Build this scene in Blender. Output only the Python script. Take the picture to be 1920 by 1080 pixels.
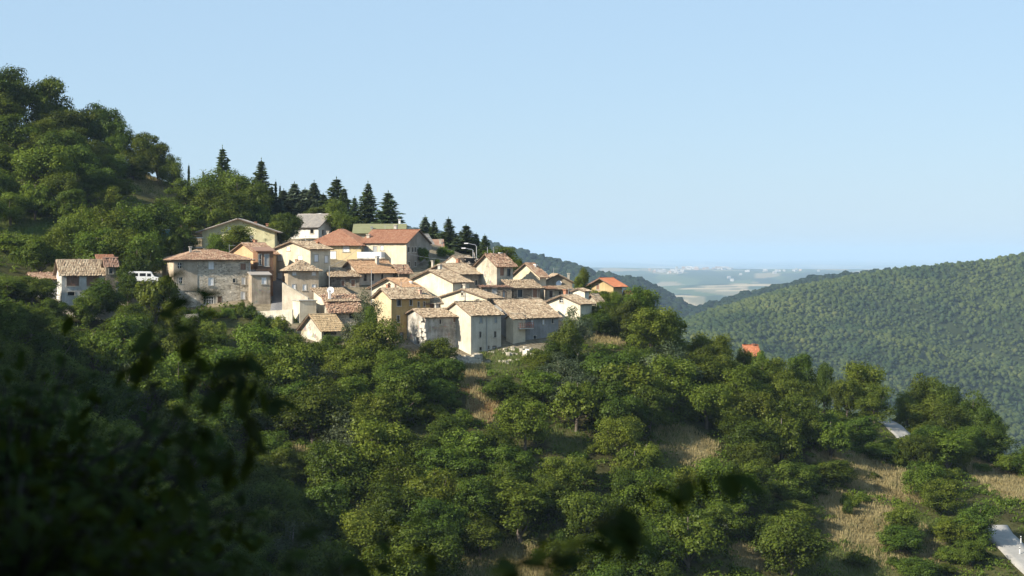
import bpy, math, random
import numpy as np
from mathutils import Vector
R = math.radians
rng = np.random.default_rng(7)
random.seed(7)
for o in list(bpy.data.objects): bpy.data.objects.remove(o)
S = bpy.context.scene
COL = S.collection

# ------------------------------------------------------------------ camera, sky, sun, exposure
F = 3583.0                                    # focal length in pixels of the 1920 px wide frame
HZ = 475.0                                    # eye level in that frame
cd = bpy.data.cameras.new("camera"); cam = bpy.data.objects.new("camera", cd); COL.objects.link(cam)
cam.rotation_euler = (R(90), 0, 0); cd.sensor_width = 36; cd.lens = 36*F/1920
cd.shift_y = -(540-HZ)/1920; cd.clip_start = 0.3; cd.clip_end = 200000
cd.dof.use_dof = True; cd.dof.focus_distance = 300; cd.dof.aperture_fstop = 3.0
S.camera = cam
SUN_EL, SUN_A = 31.0, 31.0                    # elevation; azimuth from the left (-x) towards the camera side
world = bpy.data.worlds.new("World"); S.world = world; world.use_nodes = True
wn = world.node_tree.nodes; wl = world.node_tree.links; wn.clear()
wo = wn.new('ShaderNodeOutputWorld'); wb = wn.new('ShaderNodeBackground'); sk = wn.new('ShaderNodeTexSky')
sk.sky_type = 'NISHITA'; sk.sun_disc = False; sk.sun_elevation = R(SUN_EL)
sk.sun_rotation = R(270-SUN_A); sk.altitude = 700; sk.air_density = 1.0; sk.dust_density = 0.6; sk.ozone_density = 2.2
wb.inputs['Strength'].default_value = 0.12
wm = wn.new('ShaderNodeMix'); wm.data_type = 'RGBA'; wm.inputs[0].default_value = .80; wm.inputs[7].default_value = (2.0, 2.84, 3.76, 1)
wl.new(sk.outputs[0], wm.inputs[6]); wl.new(wm.outputs[2], wb.inputs[0]); wl.new(wb.outputs[0], wo.inputs[0])
sd = bpy.data.lights.new("sun", 'SUN'); sd.energy = 5.0; sd.angle = R(0.53); sd.color = (1.0, 0.91, 0.76)
sun = bpy.data.objects.new("sun", sd); COL.objects.link(sun)
sdir = Vector((-math.cos(R(SUN_EL))*math.cos(R(SUN_A)), -math.cos(R(SUN_EL))*math.sin(R(SUN_A)), math.sin(R(SUN_EL))))
sun.rotation_euler = sdir.to_track_quat('Z', 'Y').to_euler()
S.view_settings.view_transform = 'Standard'; S.view_settings.look = 'None'
S.view_settings.exposure = 0.85; S.view_settings.gamma = 1.0
S.render.engine = 'CYCLES'
S.cycles.max_bounces = 6; S.cycles.diffuse_bounces = 3; S.cycles.glossy_bounces = 2; S.cycles.transmission_bounces = 3
S.cycles.transparent_max_bounces = 4; S.cycles.volume_bounces = 1
S.cycles.use_denoising = True
HAZE = 6.2e-5

def P(px, py, Y): return ((px-960)/F*Y, Y, (HZ-py)/F*Y)

# ------------------------------------------------------------------ tagging helpers
def tag(o, label=None, cat=None, group=None, kind=None):
    if label: o['label'] = label
    if cat: o['category'] = cat
    if group: o['group'] = group
    if kind: o['kind'] = kind
    return o
def empty(name, loc, rz=0):
    o = bpy.data.objects.new(name, None); COL.objects.link(o); o.location = loc; o.rotation_euler = (0, 0, rz)
    o.empty_display_size = 0.5
    return o
def add(name, me, parent=None, loc=None):
    o = bpy.data.objects.new(name, me); COL.objects.link(o)
    if parent: o.parent = parent
    if loc is not None: o.location = loc
    return o
def np_mesh(name, v, f, mats=(), attr=None, smooth=False, midx=None):
    """v (N,3), f (M,k)"""
    v = np.asarray(v, np.float32); f = np.asarray(f, np.int32)
    me = bpy.data.meshes.new(name); m, k = f.shape
    me.vertices.add(len(v)); me.vertices.foreach_set('co', v.ravel())
    me.loops.add(m*k); me.loops.foreach_set('vertex_index', f.ravel())
    me.polygons.add(m); me.polygons.foreach_set('loop_start', np.arange(0, m*k, k, dtype=np.int32))
    if smooth: me.polygons.foreach_set('use_smooth', np.ones(m, bool))
    for t in mats: me.materials.append(t)
    if midx is not None: me.polygons.foreach_set('material_index', np.asarray(midx, np.int32))
    if attr:
        for an, (dom, typ, arr) in attr.items():
            a = me.attributes.new(an, typ, dom)
            a.data.foreach_set('color' if typ == 'FLOAT_COLOR' else 'value', np.asarray(arr, np.float32).ravel())
    me.update(calc_edges=True)
    return me
class MB:
    def __init__(s): s.v, s.f, s.r = [], [], []
    def quad(s, a, b, c, d, r=None):
        n = len(s.v); s.v += [tuple(a), tuple(b), tuple(c), tuple(d)]; s.f.append((n, n+1, n+2, n+3)); s.r.append(random.random() if r is None else r)
    def poly(s, pts, r=None):
        n = len(s.v); s.v += [tuple(p) for p in pts]; s.f.append(tuple(range(n, n+len(pts)))); s.r.append(random.random() if r is None else r)
    def box(s, x0, x1, y0, y1, z0, z1, r=None):
        n = len(s.v); r = random.random() if r is None else r
        s.v += [(x0,y0,z0),(x1,y0,z0),(x1,y1,z0),(x0,y1,z0),(x0,y0,z1),(x1,y0,z1),(x1,y1,z1),(x0,y1,z1)]
        for q in ((0,3,2,1),(4,5,6,7),(0,1,5,4),(1,2,6,5),(2,3,7,6),(3,0,4,7)): s.f.append(tuple(n+i for i in q)); s.r.append(r)
    def prism(s, pts, z0, z1, r=None):
        n = len(s.v); k = len(pts)
        s.v += [(p[0], p[1], z0) for p in pts] + [(p[0], p[1], z1) for p in pts]
        for i in range(k): j = (i+1) % k; s.f.append((n+i, n+j, n+k+j, n+k+i)); s.r.append(.5)
        s.f.append(tuple(n+k+i for i in range(k))); s.r.append(.5)
        s.f.append(tuple(n+i for i in reversed(range(k)))); s.r.append(.5)
    def tube(s, pts, rad, n=6, r=.5, cap=True):
        pts = [Vector(p) for p in pts]
        if not isinstance(rad, (list, tuple)): rad = [rad]*len(pts)
        base = len(s.v)
        for i, p in enumerate(pts):
            d = (pts[min(i+1, len(pts)-1)]-pts[max(i-1, 0)]).normalized()
            a = d.cross(Vector((0, 0, 1)))
            if a.length < .05: a = d.cross(Vector((1, 0, 0)))
            a.normalize(); b = d.cross(a)
            for k in range(n):
                t = 2*math.pi*k/n; s.v.append(tuple(p+(a*math.cos(t)+b*math.sin(t))*rad[i]))
        for i in range(len(pts)-1):
            for k in range(n):
                k2 = (k+1) % n; s.f.append((base+i*n+k, base+i*n+k2, base+(i+1)*n+k2, base+(i+1)*n+k)); s.r.append(r)
        if cap:
            s.f.append(tuple(base+(len(pts)-1)*n+k for k in range(n))); s.r.append(r)
            s.f.append(tuple(base+k for k in reversed(range(n)))); s.r.append(r)
    def build(s, name, mat, parent=None, loc=None, smooth=False):
        me = bpy.data.meshes.new(name); me.from_pydata(s.v, [], s.f)
        if mat: me.materials.append(mat)
        a = me.attributes.new('rnd', 'FLOAT', 'FACE'); a.data.foreach_set('value', np.asarray(s.r, np.float32))
        if smooth: me.polygons.foreach_set('use_smooth', np.ones(len(s.f), bool))
        me.update()
        return add(name, me, parent, loc)

# ------------------------------------------------------------------ materials
def newmat(name):
    m = bpy.data.materials.new(name); m.use_nodes = True; n = m.node_tree.nodes; n.clear()
    return m, n, m.node_tree.links
def N(n, t, **kw):
    x = n.new(t)
    for k, v in kw.items():
        if k.startswith('i_'): x.inputs[k[2:]].default_value = v
        else: setattr(x, k, v)
    return x
def ramp(n, stops, interp='LINEAR'):
    r = n.new('ShaderNodeValToRGB'); r.color_ramp.interpolation = interp; e = r.color_ramp.elements
    while len(e) < len(stops): e.new(.5)
    for x, (p, c) in zip(e, stops): x.position = p; x.color = (*c, 1) if len(c) == 3 else c
    return r
def mixc(n, l, fac, a, b, mode='MIX'):
    m = n.new('ShaderNodeMix'); m.data_type = 'RGBA'; m.blend_type = mode
    for s_, v in ((m.inputs[0], fac), (m.inputs[6], a), (m.inputs[7], b)):
        if hasattr(v, 'type') and hasattr(v, 'is_output'): l.new(v, s_)
        elif isinstance(v, (int, float)): s_.default_value = v
        else: s_.default_value = (*v, 1)
    return m.outputs[2]
def outp(n, l, sh):
    o = n.new('ShaderNodeOutputMaterial'); l.new(sh, o.inputs[0])
def m_simple(name, col, rough=.7, metal=0, noise=.25, scale=3):
    m, n, l = newmat(name); b = N(n, 'ShaderNodeBsdfPrincipled', i_Roughness=rough, i_Metallic=metal)
    tc = n.new('ShaderNodeTexCoord'); nz = N(n, 'ShaderNodeTexNoise', i_Scale=scale, i_Detail=5)
    l.new(tc.outputs['Object'], nz.inputs['Vector'])
    rp = ramp(n, [(.3, tuple(c*(1-noise) for c in col)), (.7, tuple(min(1, c*(1+noise*.4)) for c in col))]); l.new(nz.outputs[0], rp.inputs[0])
    l.new(rp.outputs[0], b.inputs['Base Color']); outp(n, l, b.outputs[0]); return m
def m_plaster(name, col, dirt=.35, old=False):
    m, n, l = newmat(name); b = N(n, 'ShaderNodeBsdfPrincipled', i_Roughness=.92)
    b.inputs['Specular IOR Level'].default_value = .15
    tc = n.new('ShaderNodeTexCoord')
    n1 = N(n, 'ShaderNodeTexNoise', i_Scale=.55, i_Detail=7, i_Roughness=.62); l.new(tc.outputs['Object'], n1.inputs['Vector'])
    mp = n.new('ShaderNodeMapping'); mp.inputs['Scale'].default_value = (3.2, 3.2, .35); l.new(tc.outputs['Object'], mp.inputs['Vector'])
    n2 = N(n, 'ShaderNodeTexNoise', i_Scale=1.0, i_Detail=4); l.new(mp.outputs[0], n2.inputs['Vector'])
    n3 = N(n, 'ShaderNodeTexNoise', i_Scale=7, i_Detail=3); l.new(tc.outputs['Object'], n3.inputs['Vector'])
    dirt = min(.6, dirt+.05); dk = tuple(c*(1-dirt)*f for c, f in zip(col, (.92, .9, .86)))
    r1 = ramp(n, [(.36, dk), (.62, col)]); l.new(n1.outputs[0], r1.inputs[0])
    r2 = ramp(n, [(.3, (.72, .70, .66)), (.6, (1, 1, 1))]); l.new(n2.outputs[0], r2.inputs[0])
    c = mixc(n, l, .6 if old else .42, r1.outputs[0], r2.outputs[0], 'MULTIPLY')
    r3 = ramp(n, [(.35, (.84, .83, .81)), (.65, (1, 1, 1))]); l.new(n3.outputs[0], r3.inputs[0])
    c = mixc(n, l, .6, c, r3.outputs[0], 'MULTIPLY')
    if old:
        vo = N(n, 'ShaderNodeTexVoronoi', i_Scale=2.6); l.new(tc.outputs['Object'], vo.inputs['Vector'])
        n4 = N(n, 'ShaderNodeTexNoise', i_Scale=.8, i_Detail=6, i_Roughness=.7); l.new(tc.outputs['Object'], n4.inputs['Vector'])
        r4 = ramp(n, [(.54, (0, 0, 0)), (.58, (1, 1, 1))]); l.new(n4.outputs[0], r4.inputs[0])
        st = mixc(n, l, .5, (.30, .27, .22), vo.outputs['Color'], 'SOFT_LIGHT')
        st = mixc(n, l, .55, st, (.28, .25, .2))
        c = mixc(n, l, r4.outputs[0], c, st)
    l.new(c, b.inputs['Base Color'])
    bp = N(n, 'ShaderNodeBump', i_Strength=.35, i_Distance=.06); l.new(n3.outputs[0], bp.inputs['Height']); l.new(bp.outputs[0], b.inputs['Normal'])
    outp(n, l, b.outputs[0]); return m
def m_stone(name, col, mortar=(.42, .39, .33), sc=2.4):
    m, n, l = newmat(name); b = N(n, 'ShaderNodeBsdfPrincipled', i_Roughness=.95)
    b.inputs['Specular IOR Level'].default_value = .12
    tc = n.new('ShaderNodeTexCoord'); mp = n.new('ShaderNodeMapping'); mp.inputs['Scale'].default_value = (1, 1, 1.7); l.new(tc.outputs['Object'], mp.inputs['Vector'])
    vo = N(n, 'ShaderNodeTexVoronoi', i_Scale=sc, i_Randomness=.9); l.new(mp.outputs[0], vo.inputs['Vector'])
    ve = N(n, 'ShaderNodeTexVoronoi', i_Scale=sc, i_Randomness=.9); ve.feature = 'DISTANCE_TO_EDGE'; l.new(mp.outputs[0], ve.inputs['Vector'])
    sp = n.new('ShaderNodeSeparateColor'); l.new(vo.outputs['Color'], sp.inputs[0])
    r1 = ramp(n, [(0, tuple(c*.55 for c in col)), (.5, col), (1, tuple(min(1, c*1.35) for c in col))]); l.new(sp.outputs[0], r1.inputs[0])
    r2 = ramp(n, [(.02, (0, 0, 0)), (.09, (1, 1, 1))]); l.new(ve.outputs[0], r2.inputs[0])
    c = mixc(n, l, r2.outputs[0], mortar, r1.outputs[0])
    nz = N(n, 'ShaderNodeTexNoise', i_Scale=.5, i_Detail=6); l.new(tc.outputs['Object'], nz.inputs['Vector'])
    r3 = ramp(n, [(.35, (.72, .7, .66)), (.65, (1, 1, 1))]); l.new(nz.outputs[0], r3.inputs[0])
    c = mixc(n, l, .8, c, r3.outputs[0], 'MULTIPLY'); l.new(c, b.inputs['Base Color'])
    bp = N(n, 'ShaderNodeBump', i_Strength=.8, i_Distance=.08); l.new(r2.outputs[0], bp.inputs['Height']); l.new(bp.outputs[0], b.inputs['Normal'])
    outp(n, l, b.outputs[0]); return m
PAL = {
 'old':    [(0, (.11, .085, .06)), (.16, (.20, .15, .105)), (.4, (.32, .235, .155)), (.62, (.40, .31, .21)), (.84, (.48, .40, .29)), (.97, (.36, .20, .13))],
 'oldred': [(0, (.11, .075, .055)), (.2, (.22, .135, .09)), (.45, (.34, .205, .135)), (.7, (.41, .29, .195)), (.9, (.46, .37, .27))],
 'red':    [(0, (.26, .12, .07)), (.3, (.34, .165, .10)), (.7, (.40, .21, .13)), (.95, (.42, .27, .18))],
 'orange': [(0, (.32, .18, .10)), (.4, (.43, .26, .15)), (.8, (.48, .32, .19)), (.95, (.36, .21, .13))],
 'brightred': [(0, (.34, .11, .055)), (.5, (.44, .165, .085)), (.95, (.47, .22, .12))],
 'tan':    [(0, (.26, .19, .11)), (.3, (.42, .30, .17)), (.7, (.52, .38, .22)), (.95, (.56, .44, .29))],
 'grey':   [(0, (.24, .22, .20)), (.5, (.34, .31, .28)), (.95, (.42, .37, .31))],
 'green':  [(0, (.16, .16, .08)), (.5, (.22, .22, .12)), (.95, (.27, .26, .15))],
 'brown':  [(0, (.18, .10, .07)), (.5, (.28, .17, .12)), (.95, (.33, .22, .16))],
}
def m_tile(name, pal):
    m, n, l = newmat(name); b = N(n, 'ShaderNodeBsdfPrincipled', i_Roughness=.9)
    b.inputs['Specular IOR Level'].default_value = .2
    at = N(n, 'ShaderNodeAttribute', attribute_name='rnd'); tc = n.new('ShaderNodeTexCoord')
    rp = ramp(n, PAL[pal]); 
    nz = N(n, 'ShaderNodeTexNoise', i_Scale=.9, i_Detail=4); l.new(tc.outputs['Object'], nz.inputs['Vector'])
    ma = N(n, 'ShaderNodeMath', operation='MULTIPLY_ADD'); l.new(nz.outputs[0], ma.inputs[0]); ma.inputs[1].default_value = .9; mk = N(n, 'ShaderNodeMath', operation='MULTIPLY_ADD'); l.new(at.outputs['Fac'], mk.inputs[0]); mk.inputs[1].default_value = .5; mk.inputs[2].default_value = .26; l.new(mk.outputs[0], ma.inputs[2])
    mb = N(n, 'ShaderNodeMath', operation='SUBTRACT'); l.new(ma.outputs[0], mb.inputs[0]); mb.inputs[1].default_value = .45
    l.new(mb.outputs[0], rp.inputs[0])
    l.new(rp.outputs[0], b.inputs['Base Color']); outp(n, l, b.outputs[0]); return m
TILE = {k: m_tile('roof_tiles_'+k, k) for k in PAL}
_pm = {}
def plaster(col, dirt=.35, old=False):
    k = (col, dirt, old)
    if k not in _pm: _pm[k] = m_plaster('plaster', col, dirt, old)
    return _pm[k]
STONE = m_stone('rubble_stone', (.56, .50, .41), (.60, .54, .44))
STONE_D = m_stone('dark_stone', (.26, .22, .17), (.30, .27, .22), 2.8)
GLASSD = m_simple('dark_glass', (.02, .022, .025), .15, 0, .1)
SHUTW = m_simple('white_shutter', (.80, .80, .80), .6, 0, .08)
SHUTG = m_simple('grey_shutter', (.33, .35, .36), .6, 0, .15)
SHUTB = m_simple('brown_shutter', (.24, .13, .08), .6, 0, .2)
WOOD = m_simple('brown_wood', (.20, .105, .055), .7, 0, .3)
TRIM = m_simple('stone_trim', (.46, .42, .35), .9, 0, .2)
EAVE = m_simple('eave_board', (.17, .12, .085), .9, 0, .3)
BRICK = m_simple('brick', (.42, .2, .12), .9, 0, .3, 8)
METAL = m_simple('grey_metal', (.42, .43, .43), .45, .6, .1)
WHITE = m_simple('white_paint', (.78, .78, .76), .5, 0, .08)
BLACK = m_simple('dark_rubber', (.03, .03, .03), .7, 0, .1)
RUST = m_simple('rusty_iron', (.16, .07, .045), .8, .1, .3)
TEAL = m_simple('teal_paint', (.06, .17, .19), .6, 0, .2)
CONC = m_simple('concrete', (.46, .44, .39), .95, 0, .25, 1.2)
def m_leaf(name, c0, c1, c2, trans=.28, hv=.16):
    m, n, l = newmat(name)
    at = N(n, 'ShaderNodeAttribute', attribute_name='rnd'); oi = n.new('ShaderNodeObjectInfo')
    rp = ramp(n, [(0, c0), (.55, c1), (1, c2)]); l.new(at.outputs['Fac'], rp.inputs[0])
    mr = N(n, 'ShaderNodeMapRange'); mr.inputs[3].default_value = 1-hv*1.3; mr.inputs[4].default_value = 1+hv*1.6; l.new(oi.outputs['Random'], mr.inputs[0])
    m2 = N(n, 'ShaderNodeMath', operation='MULTIPLY'); m2.inputs[1].default_value = 7.31; l.new(oi.outputs['Random'], m2.inputs[0])
    m3 = N(n, 'ShaderNodeMath', operation='FRACT'); l.new(m2.outputs[0], m3.inputs[0])
    mh = N(n, 'ShaderNodeMapRange'); mh.inputs[3].default_value = .478; mh.inputs[4].default_value = .517; l.new(m3.outputs[0], mh.inputs[0])
    hs = N(n, 'ShaderNodeHueSaturation'); l.new(rp.outputs[0], hs.inputs['Color']); l.new(mr.outputs[0], hs.inputs['Value']); l.new(mh.outputs[0], hs.inputs['Hue'])
    d = n.new('ShaderNodeBsdfDiffuse'); t = n.new('ShaderNodeBsdfTranslucent'); l.new(hs.outputs[0], d.inputs[0])
    tcol = mixc(n, l, .5, hs.outputs[0], (.14, .16, .02)); l.new(tcol, t.inputs[0])
    mx = N(n, 'ShaderNodeMixShader', i_Fac=trans); l.new(d.outputs[0], mx.inputs[1]); l.new(t.outputs[0], mx.inputs[2])
    g = N(n, 'ShaderNodeBsdfGlossy', i_Roughness=.45); g.inputs[0].default_value = (.8, .85, .8, 1)
    mg = N(n, 'ShaderNodeMixShader', i_Fac=.008); l.new(mx.outputs[0], mg.inputs[1]); l.new(g.outputs[0], mg.inputs[2])
    outp(n, l, mg.outputs[0]); return m
BARK = m_simple('bark', (.13, .105, .08), .95, 0, .35, 4)
BARKG = m_simple('pale_bark', (.30, .28, .25), .95, 0, .3, 4)
# ------------------------------------------------------------------ the land
def sstep(a, b, x):
    t = np.clip((x-a)/(b-a), 0, 1); return t*t*(3-2*t)
def C(px, Y, py): x, y, z = P(px, py, Y); return (x, y, z)
CP = [ # slope below the village and the village terraces
 C(110,290,572),C(200,290,572),C(60,288,560),C(320,298,585),C(420,298,583),C(500,300,583),C(560,297,590),C(600,284,640),C(640,288,632),
 C(720,287,645),C(770,286,650),C(800,284,660),C(880,283,672),C(940,284,668),C(960,288,652),C(1040,293,638),C(1090,303,606),C(1150,330,565),
 C(700,300,590),C(600,305,560),C(700,310,545),C(800,302,590),C(800,315,550),C(900,300,600),C(900,315,565),C(1000,305,580),C(1000,325,560),
 C(640,320,515),C(720,325,502),C(780,327,500),C(900,330,515),C(700,345,452),C(760,345,452),C(600,355,445),C(480,340,462),C(400,335,465),
 C(250,300,545),C(330,315,520),C(420,318,500),C(540,318,510),C(300,335,470),C(200,320,490),C(100,320,480),C(0,305,510),
 C(500,365,435),C(620,372,430),C(740,375,440),C(820,360,475),C(900,350,492),C(950,345,500),C(1020,345,535),C(1000,370,545),
 C(870,275,690),C(760,272,705),C(600,270,720),C(450,275,690),C(320,275,680),C(180,272,650),C(60,268,650),
 C(1050,275,720),C(1200,285,680),C(1200,305,632),C(1250,315,640),C(1300,305,680),C(1400,300,742),C(1500,300,760),C(1600,300,782),C(1680,300,797),C(1800,296,845),C(1900,292,880),C(2000,290,900),
 C(1400,325,745),C(1600,330,800),C(1750,325,850),C(1250,345,640),C(1150,360,600),
 C(960,255,820),C(700,252,840),C(450,250,850),C(250,245,850),C(1200,255,860),C(1400,262,860),C(1600,265,905),C(1750,262,935),C(1900,268,930),
 C(960,230,1075),C(700,230,1080),C(450,226,1080),C(250,215,1050),C(1200,230,1080),C(1400,230,1090),C(1600,235,1085),C(1750,238,1080),C(1880,242,1040),C(1950,240,1050),
 C(60,225,850),C(-60,225,740),C(60,190,1040),C(-80,190,900),C(200,180,1200),
 # left hill, its unseen outer end raised to shade the crest trees
 C(0,340,420),C(0,365,320),C(0,385,240),C(100,345,400),C(100,370,330),C(110,390,290),C(200,350,400),C(210,380,340),C(220,395,312),C(290,380,368),C(300,392,346),
 C(300,350,430),C(360,385,390),C(420,380,400),C(480,380,410),C(-100,390,200),(-136,378,56),(-136,350,40),C(-100,340,370),C(-250,340,330),
 C(0,430,270),C(220,430,330),C(420,430,430),C(700,430,480),C(960,430,560),C(1200,430,680),C(1500,430,850),C(1800,430,950),
 # valley between the camera and the village, unseen bank raised on the left for shade
 (0,0,-2),(4,0,-2.5),(12,0,-7),(25,0,-15),(60,0,-34),(-6,0,-.5),(-14,0,9),(-24,0,17),(-45,0,24),
 (0,15,-7),(10,15,-11),(-9,15,1),(-18,14,12),(-35,14,20),(-60,15,28),
 (0,40,-21),(20,40,-28),(-14,40,-6),(-24,40,6),(-40,40,15),(-70,40,26),
 (0,90,-43),(30,90,-46),(-30,90,-21),(-45,90,-4),(-65,90,9),(-95,90,20),
 (0,150,-56),(40,150,-55),(-30,150,-38),(-52,150,-16),(-75,150,2),(-110,150,25),
 (0,195,-53),(40,195,-53),(90,200,-55),(-75,200,3),(-110,200,25),(-92,250,9),(-120,260,21),(-120,310,20),(-150,230,22),
 (20,-40,-12),(-20,-40,8),(-60,-40,22),(60,-40,-30),(120,100,-60),(140,250,-52),(150,330,-70),(-200,100,32),(-200,300,36),(-200,400,80),(0,-90,-6),
]
CP = np.array(CP, float)
def tps_fit(p, z, lam=.4):
    n = len(p); d = np.linalg.norm(p[:, None]-p[None], axis=2)/100
    K = np.where(d > 0, d*d*np.log(d+1e-12), 0)+lam*1e-3*np.eye(n)
    Pm = np.c_[np.ones(n), p/100]; A = np.zeros((n+3, n+3)); A[:n, :n] = K; A[:n, n:] = Pm; A[n:, :n] = Pm.T
    return np.linalg.solve(A, np.r_[z, 0, 0, 0])
TW = tps_fit(CP[:, :2], CP[:, 2])
def tps(x, y):
    out = np.empty(len(x)); p = CP[:, :2]
    for i in range(0, len(x), 20000):
        q = np.c_[x[i:i+20000], y[i:i+20000]]; d = np.linalg.norm(q[:, None]-p[None], axis=2)/100
        out[i:i+20000] = np.where(d > 0, d*d*np.log(d+1e-12), 0)@TW[:-3]+TW[-3]+q[:, 0]/100*TW[-2]+q[:, 1]/100*TW[-1]
    return out
_g = [(rng.uniform(0, 2*math.pi), rng.uniform(0, 2*math.pi), rng.uniform(0, 6.28)) for _ in range(60)]
def wav(x, y, L, amp, k0, n=7):
    z = 0
    for a, b, c in _g[k0:k0+n]:
        z = z+np.sin((x*math.cos(a)+y*math.sin(a))*2*math.pi/(L*(.6+.8*b/6.28))+c)
    return amp*z/n*1.4
RIDGES = [ # crest polyline (px, ground py, Y), slope, round-off metres
 ([(1262,640,1850),(1330,618,2000),(1420,578,2150),(1540,538,2300),(1640,517,2380),(1750,504,2430),(1850,492,2450),(1950,476,2450),(2200,450,2500),(2800,430,2500)], .33, 40),
 ([(1250,600,3000),(1330,578,3000),(1400,559,3000),(1480,542,3050),(1560,526,3100),(1700,512,3200)], .36, 50),
 ([(300,400,3600),(800,440,3500),(930,471,3400),(1000,488,3300),(1050,504,3250),(1100,523,3200),(1140,548,3100),(1168,574,3050),(1195,612,3000),(1235,690,2900)], .34, 50),
]
def seg_dist(x, y, pl):
    best = np.full(x.shape, 1e9); bz = np.zeros(x.shape)
    for (a, b) in zip(pl[:-1], pl[1:]):
        dx, dy = b[0]-a[0], b[1]-a[1]; t = np.clip(((x-a[0])*dx+(y-a[1])*dy)/(dx*dx+dy*dy), 0, 1)
        d = np.hypot(x-a[0]-t*dx, y-a[1]-t*dy); m = d < best
        best = np.where(m, d, best); bz = np.where(m, a[2]+t*(b[2]-a[2]), bz)
    return best, bz
def ridge_z(x, y, k):
    pl, s, rr = RIDGES[k]; q = [P(*(a[0], a[1], a[2])) for a in pl]
    d, cz = seg_dist(x, y, q)
    return cz-s*(np.sqrt(d*d+rr*rr)-rr)+wav(x, y, 240, 15, 5*k)*np.clip(d/150, .1, 1)+wav(x, y, 85, 4, 7+5*k)*np.clip(d/100, .2, 1)
FARK = [ # low knolls of the plain (px, py, Y, half-width m, height m)
 (1262,548,7200,260,34),(1345,534,8600,420,40),(1420,530,9000,420,34),(1180,550,8000,600,30),(1480,512,12500,900,40),(1300,520,11500,900,30),(1130,500,15000,1500,60),(1600,505,15000,1500,60)]
def height(x, y):
    x = np.asarray(x, float); y = np.asarray(y, float); r = np.hypot(x, y)
    zf = -215.0-12*sstep(600, 1500, r)+0*x
    zf = zf+wav(x, y, 2600, 26, 10)*sstep(4000, 6000, r)+wav(x, y, 900, 9, 20)*sstep(3500, 5000, r)
    for px, py, Y, hw, hh in FARK:
        X, YY, Z = P(px, py, Y); g = np.exp(-((x-X)**2/(2*hw*hw)+(y-YY)**2/(2*(hw*1.3)**2))); zf = zf*(1-g)+Z*g
    for k in range(3):
        rz = ridge_z(x, y, k); zf = np.where(rz > zf, rz, zf) if k < 0 else .5*(zf+rz+np.sqrt((zf-rz)**2+16**2))
    near = r < 1300
    out = zf.copy()
    if near.any():
        zn = tps(x[near], y[near]); zn = np.clip(zn, -150, 75)
        rr = r[near]; w = sstep(430, 900, rr)
        zn = zn+wav(x[near], y[near], 22, .45, 30)+wav(x[near], y[near], 7, .12, 40)
        out[near] = zn*(1-w)+(np.minimum(zf[near], -170))*w
    return out
def hz(x, y): return float(height(np.array([x]), np.array([y]))[0])
_ys = np.concatenate([np.arange(150, 480, .5), np.arange(480, 4000, 10), np.arange(4000, 60000, 50)])
def ground_at(px, py, y0=150):
    ys = _ys[_ys >= y0]; x = (px-960)/F*ys; zr = (HZ-py)/F*ys; h = height(x, ys); i = int(np.argmax(zr < h))
    return x[i], ys[i], h[i]
# ------------------------------------------------------------------ clearings: (px, py of the ground, half-width m, half-depth m, colour)
DRY = (.30, .25, .13); DRYG = (.13, .13, .055); GRN = (.085, .13, .035); PALE = (.36, .31, .23); RED = (.21, .13, .06)
CLEAR = [(1645,900,6,7,DRY),(1610,960,5.5,6,DRY),(1660,1010,7,7,DRY),(1720,1000,5,5,DRYG),(1640,1070,7,5,DRYG),(1575,870,3.5,4,DRY),(1700,925,4,4,DRY),
 (1885,905,4.5,9,DRY),(1850,878,3,4,DRY),(1915,930,4,5,DRY),(1065,828,2.6,4,DRYG),(1290,838,4.2,5,DRY),(1255,822,2.5,3,DRYG),(570,955,4.5,4,DRYG),(520,920,4,3,GRN),(450,955,4,4,GRN),
 (930,1062,8,3.5,DRY),(860,1070,5,3,DRYG),(1180,1070,3,3,DRYG),(880,700,2.2,6,RED),(905,760,2,5,RED),(560,865,3.5,2.5,RED),(1400,1045,2,3,DRY),(305,352,6,10,DRY),(280,345,5,8,DRYG),(330,366,4,5,DRY),
 (1558,752,1.2,5,PALE),(30,470,7,8,DRYG),(60,430,6,6,GRN),(20,530,6,6,DRYG),(520,594,6,2.5,GRN),(960,668,5,3,DRYG),(925,690,4,3,DRYG),(770,668,3,3,RED),(1140,640,2.5,2,DRY),
 (640,700,3,2,GRN),(1480,1060,3,3,DRYG),(1330,1010,3,3,DRYG)]
CW = []
for px, py, a, b, c in CLEAR:
    x, y, z = ground_at(px, py); CW.append((x, y, a, b, c))
VILL = [P(a, 0, b)[:2] for a, b in [(95,300),(110,285),(240,294),(296,296),(325,299.5),(470,300),(500,296),(545,292),(562,283),(650,281),(665,287),(735,285),(760,282),(840,280),(960,281),(1050,289),(1120,300),(1190,335),(1150,350),(960,350),(780,372),(640,360),(500,372),(340,345),(300,318),(180,312)]]
def in_poly(x, y, poly):
    c = np.zeros(np.shape(x), bool); j = len(poly)-1
    for i in range(len(poly)):
        xi, yi = poly[i]; xj, yj = poly[j]
        c ^= ((yi > y) != (yj > y)) & (x < (xj-xi)*(y-yi)/(yj-yi+1e-12)+xi); j = i
    return c
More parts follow.
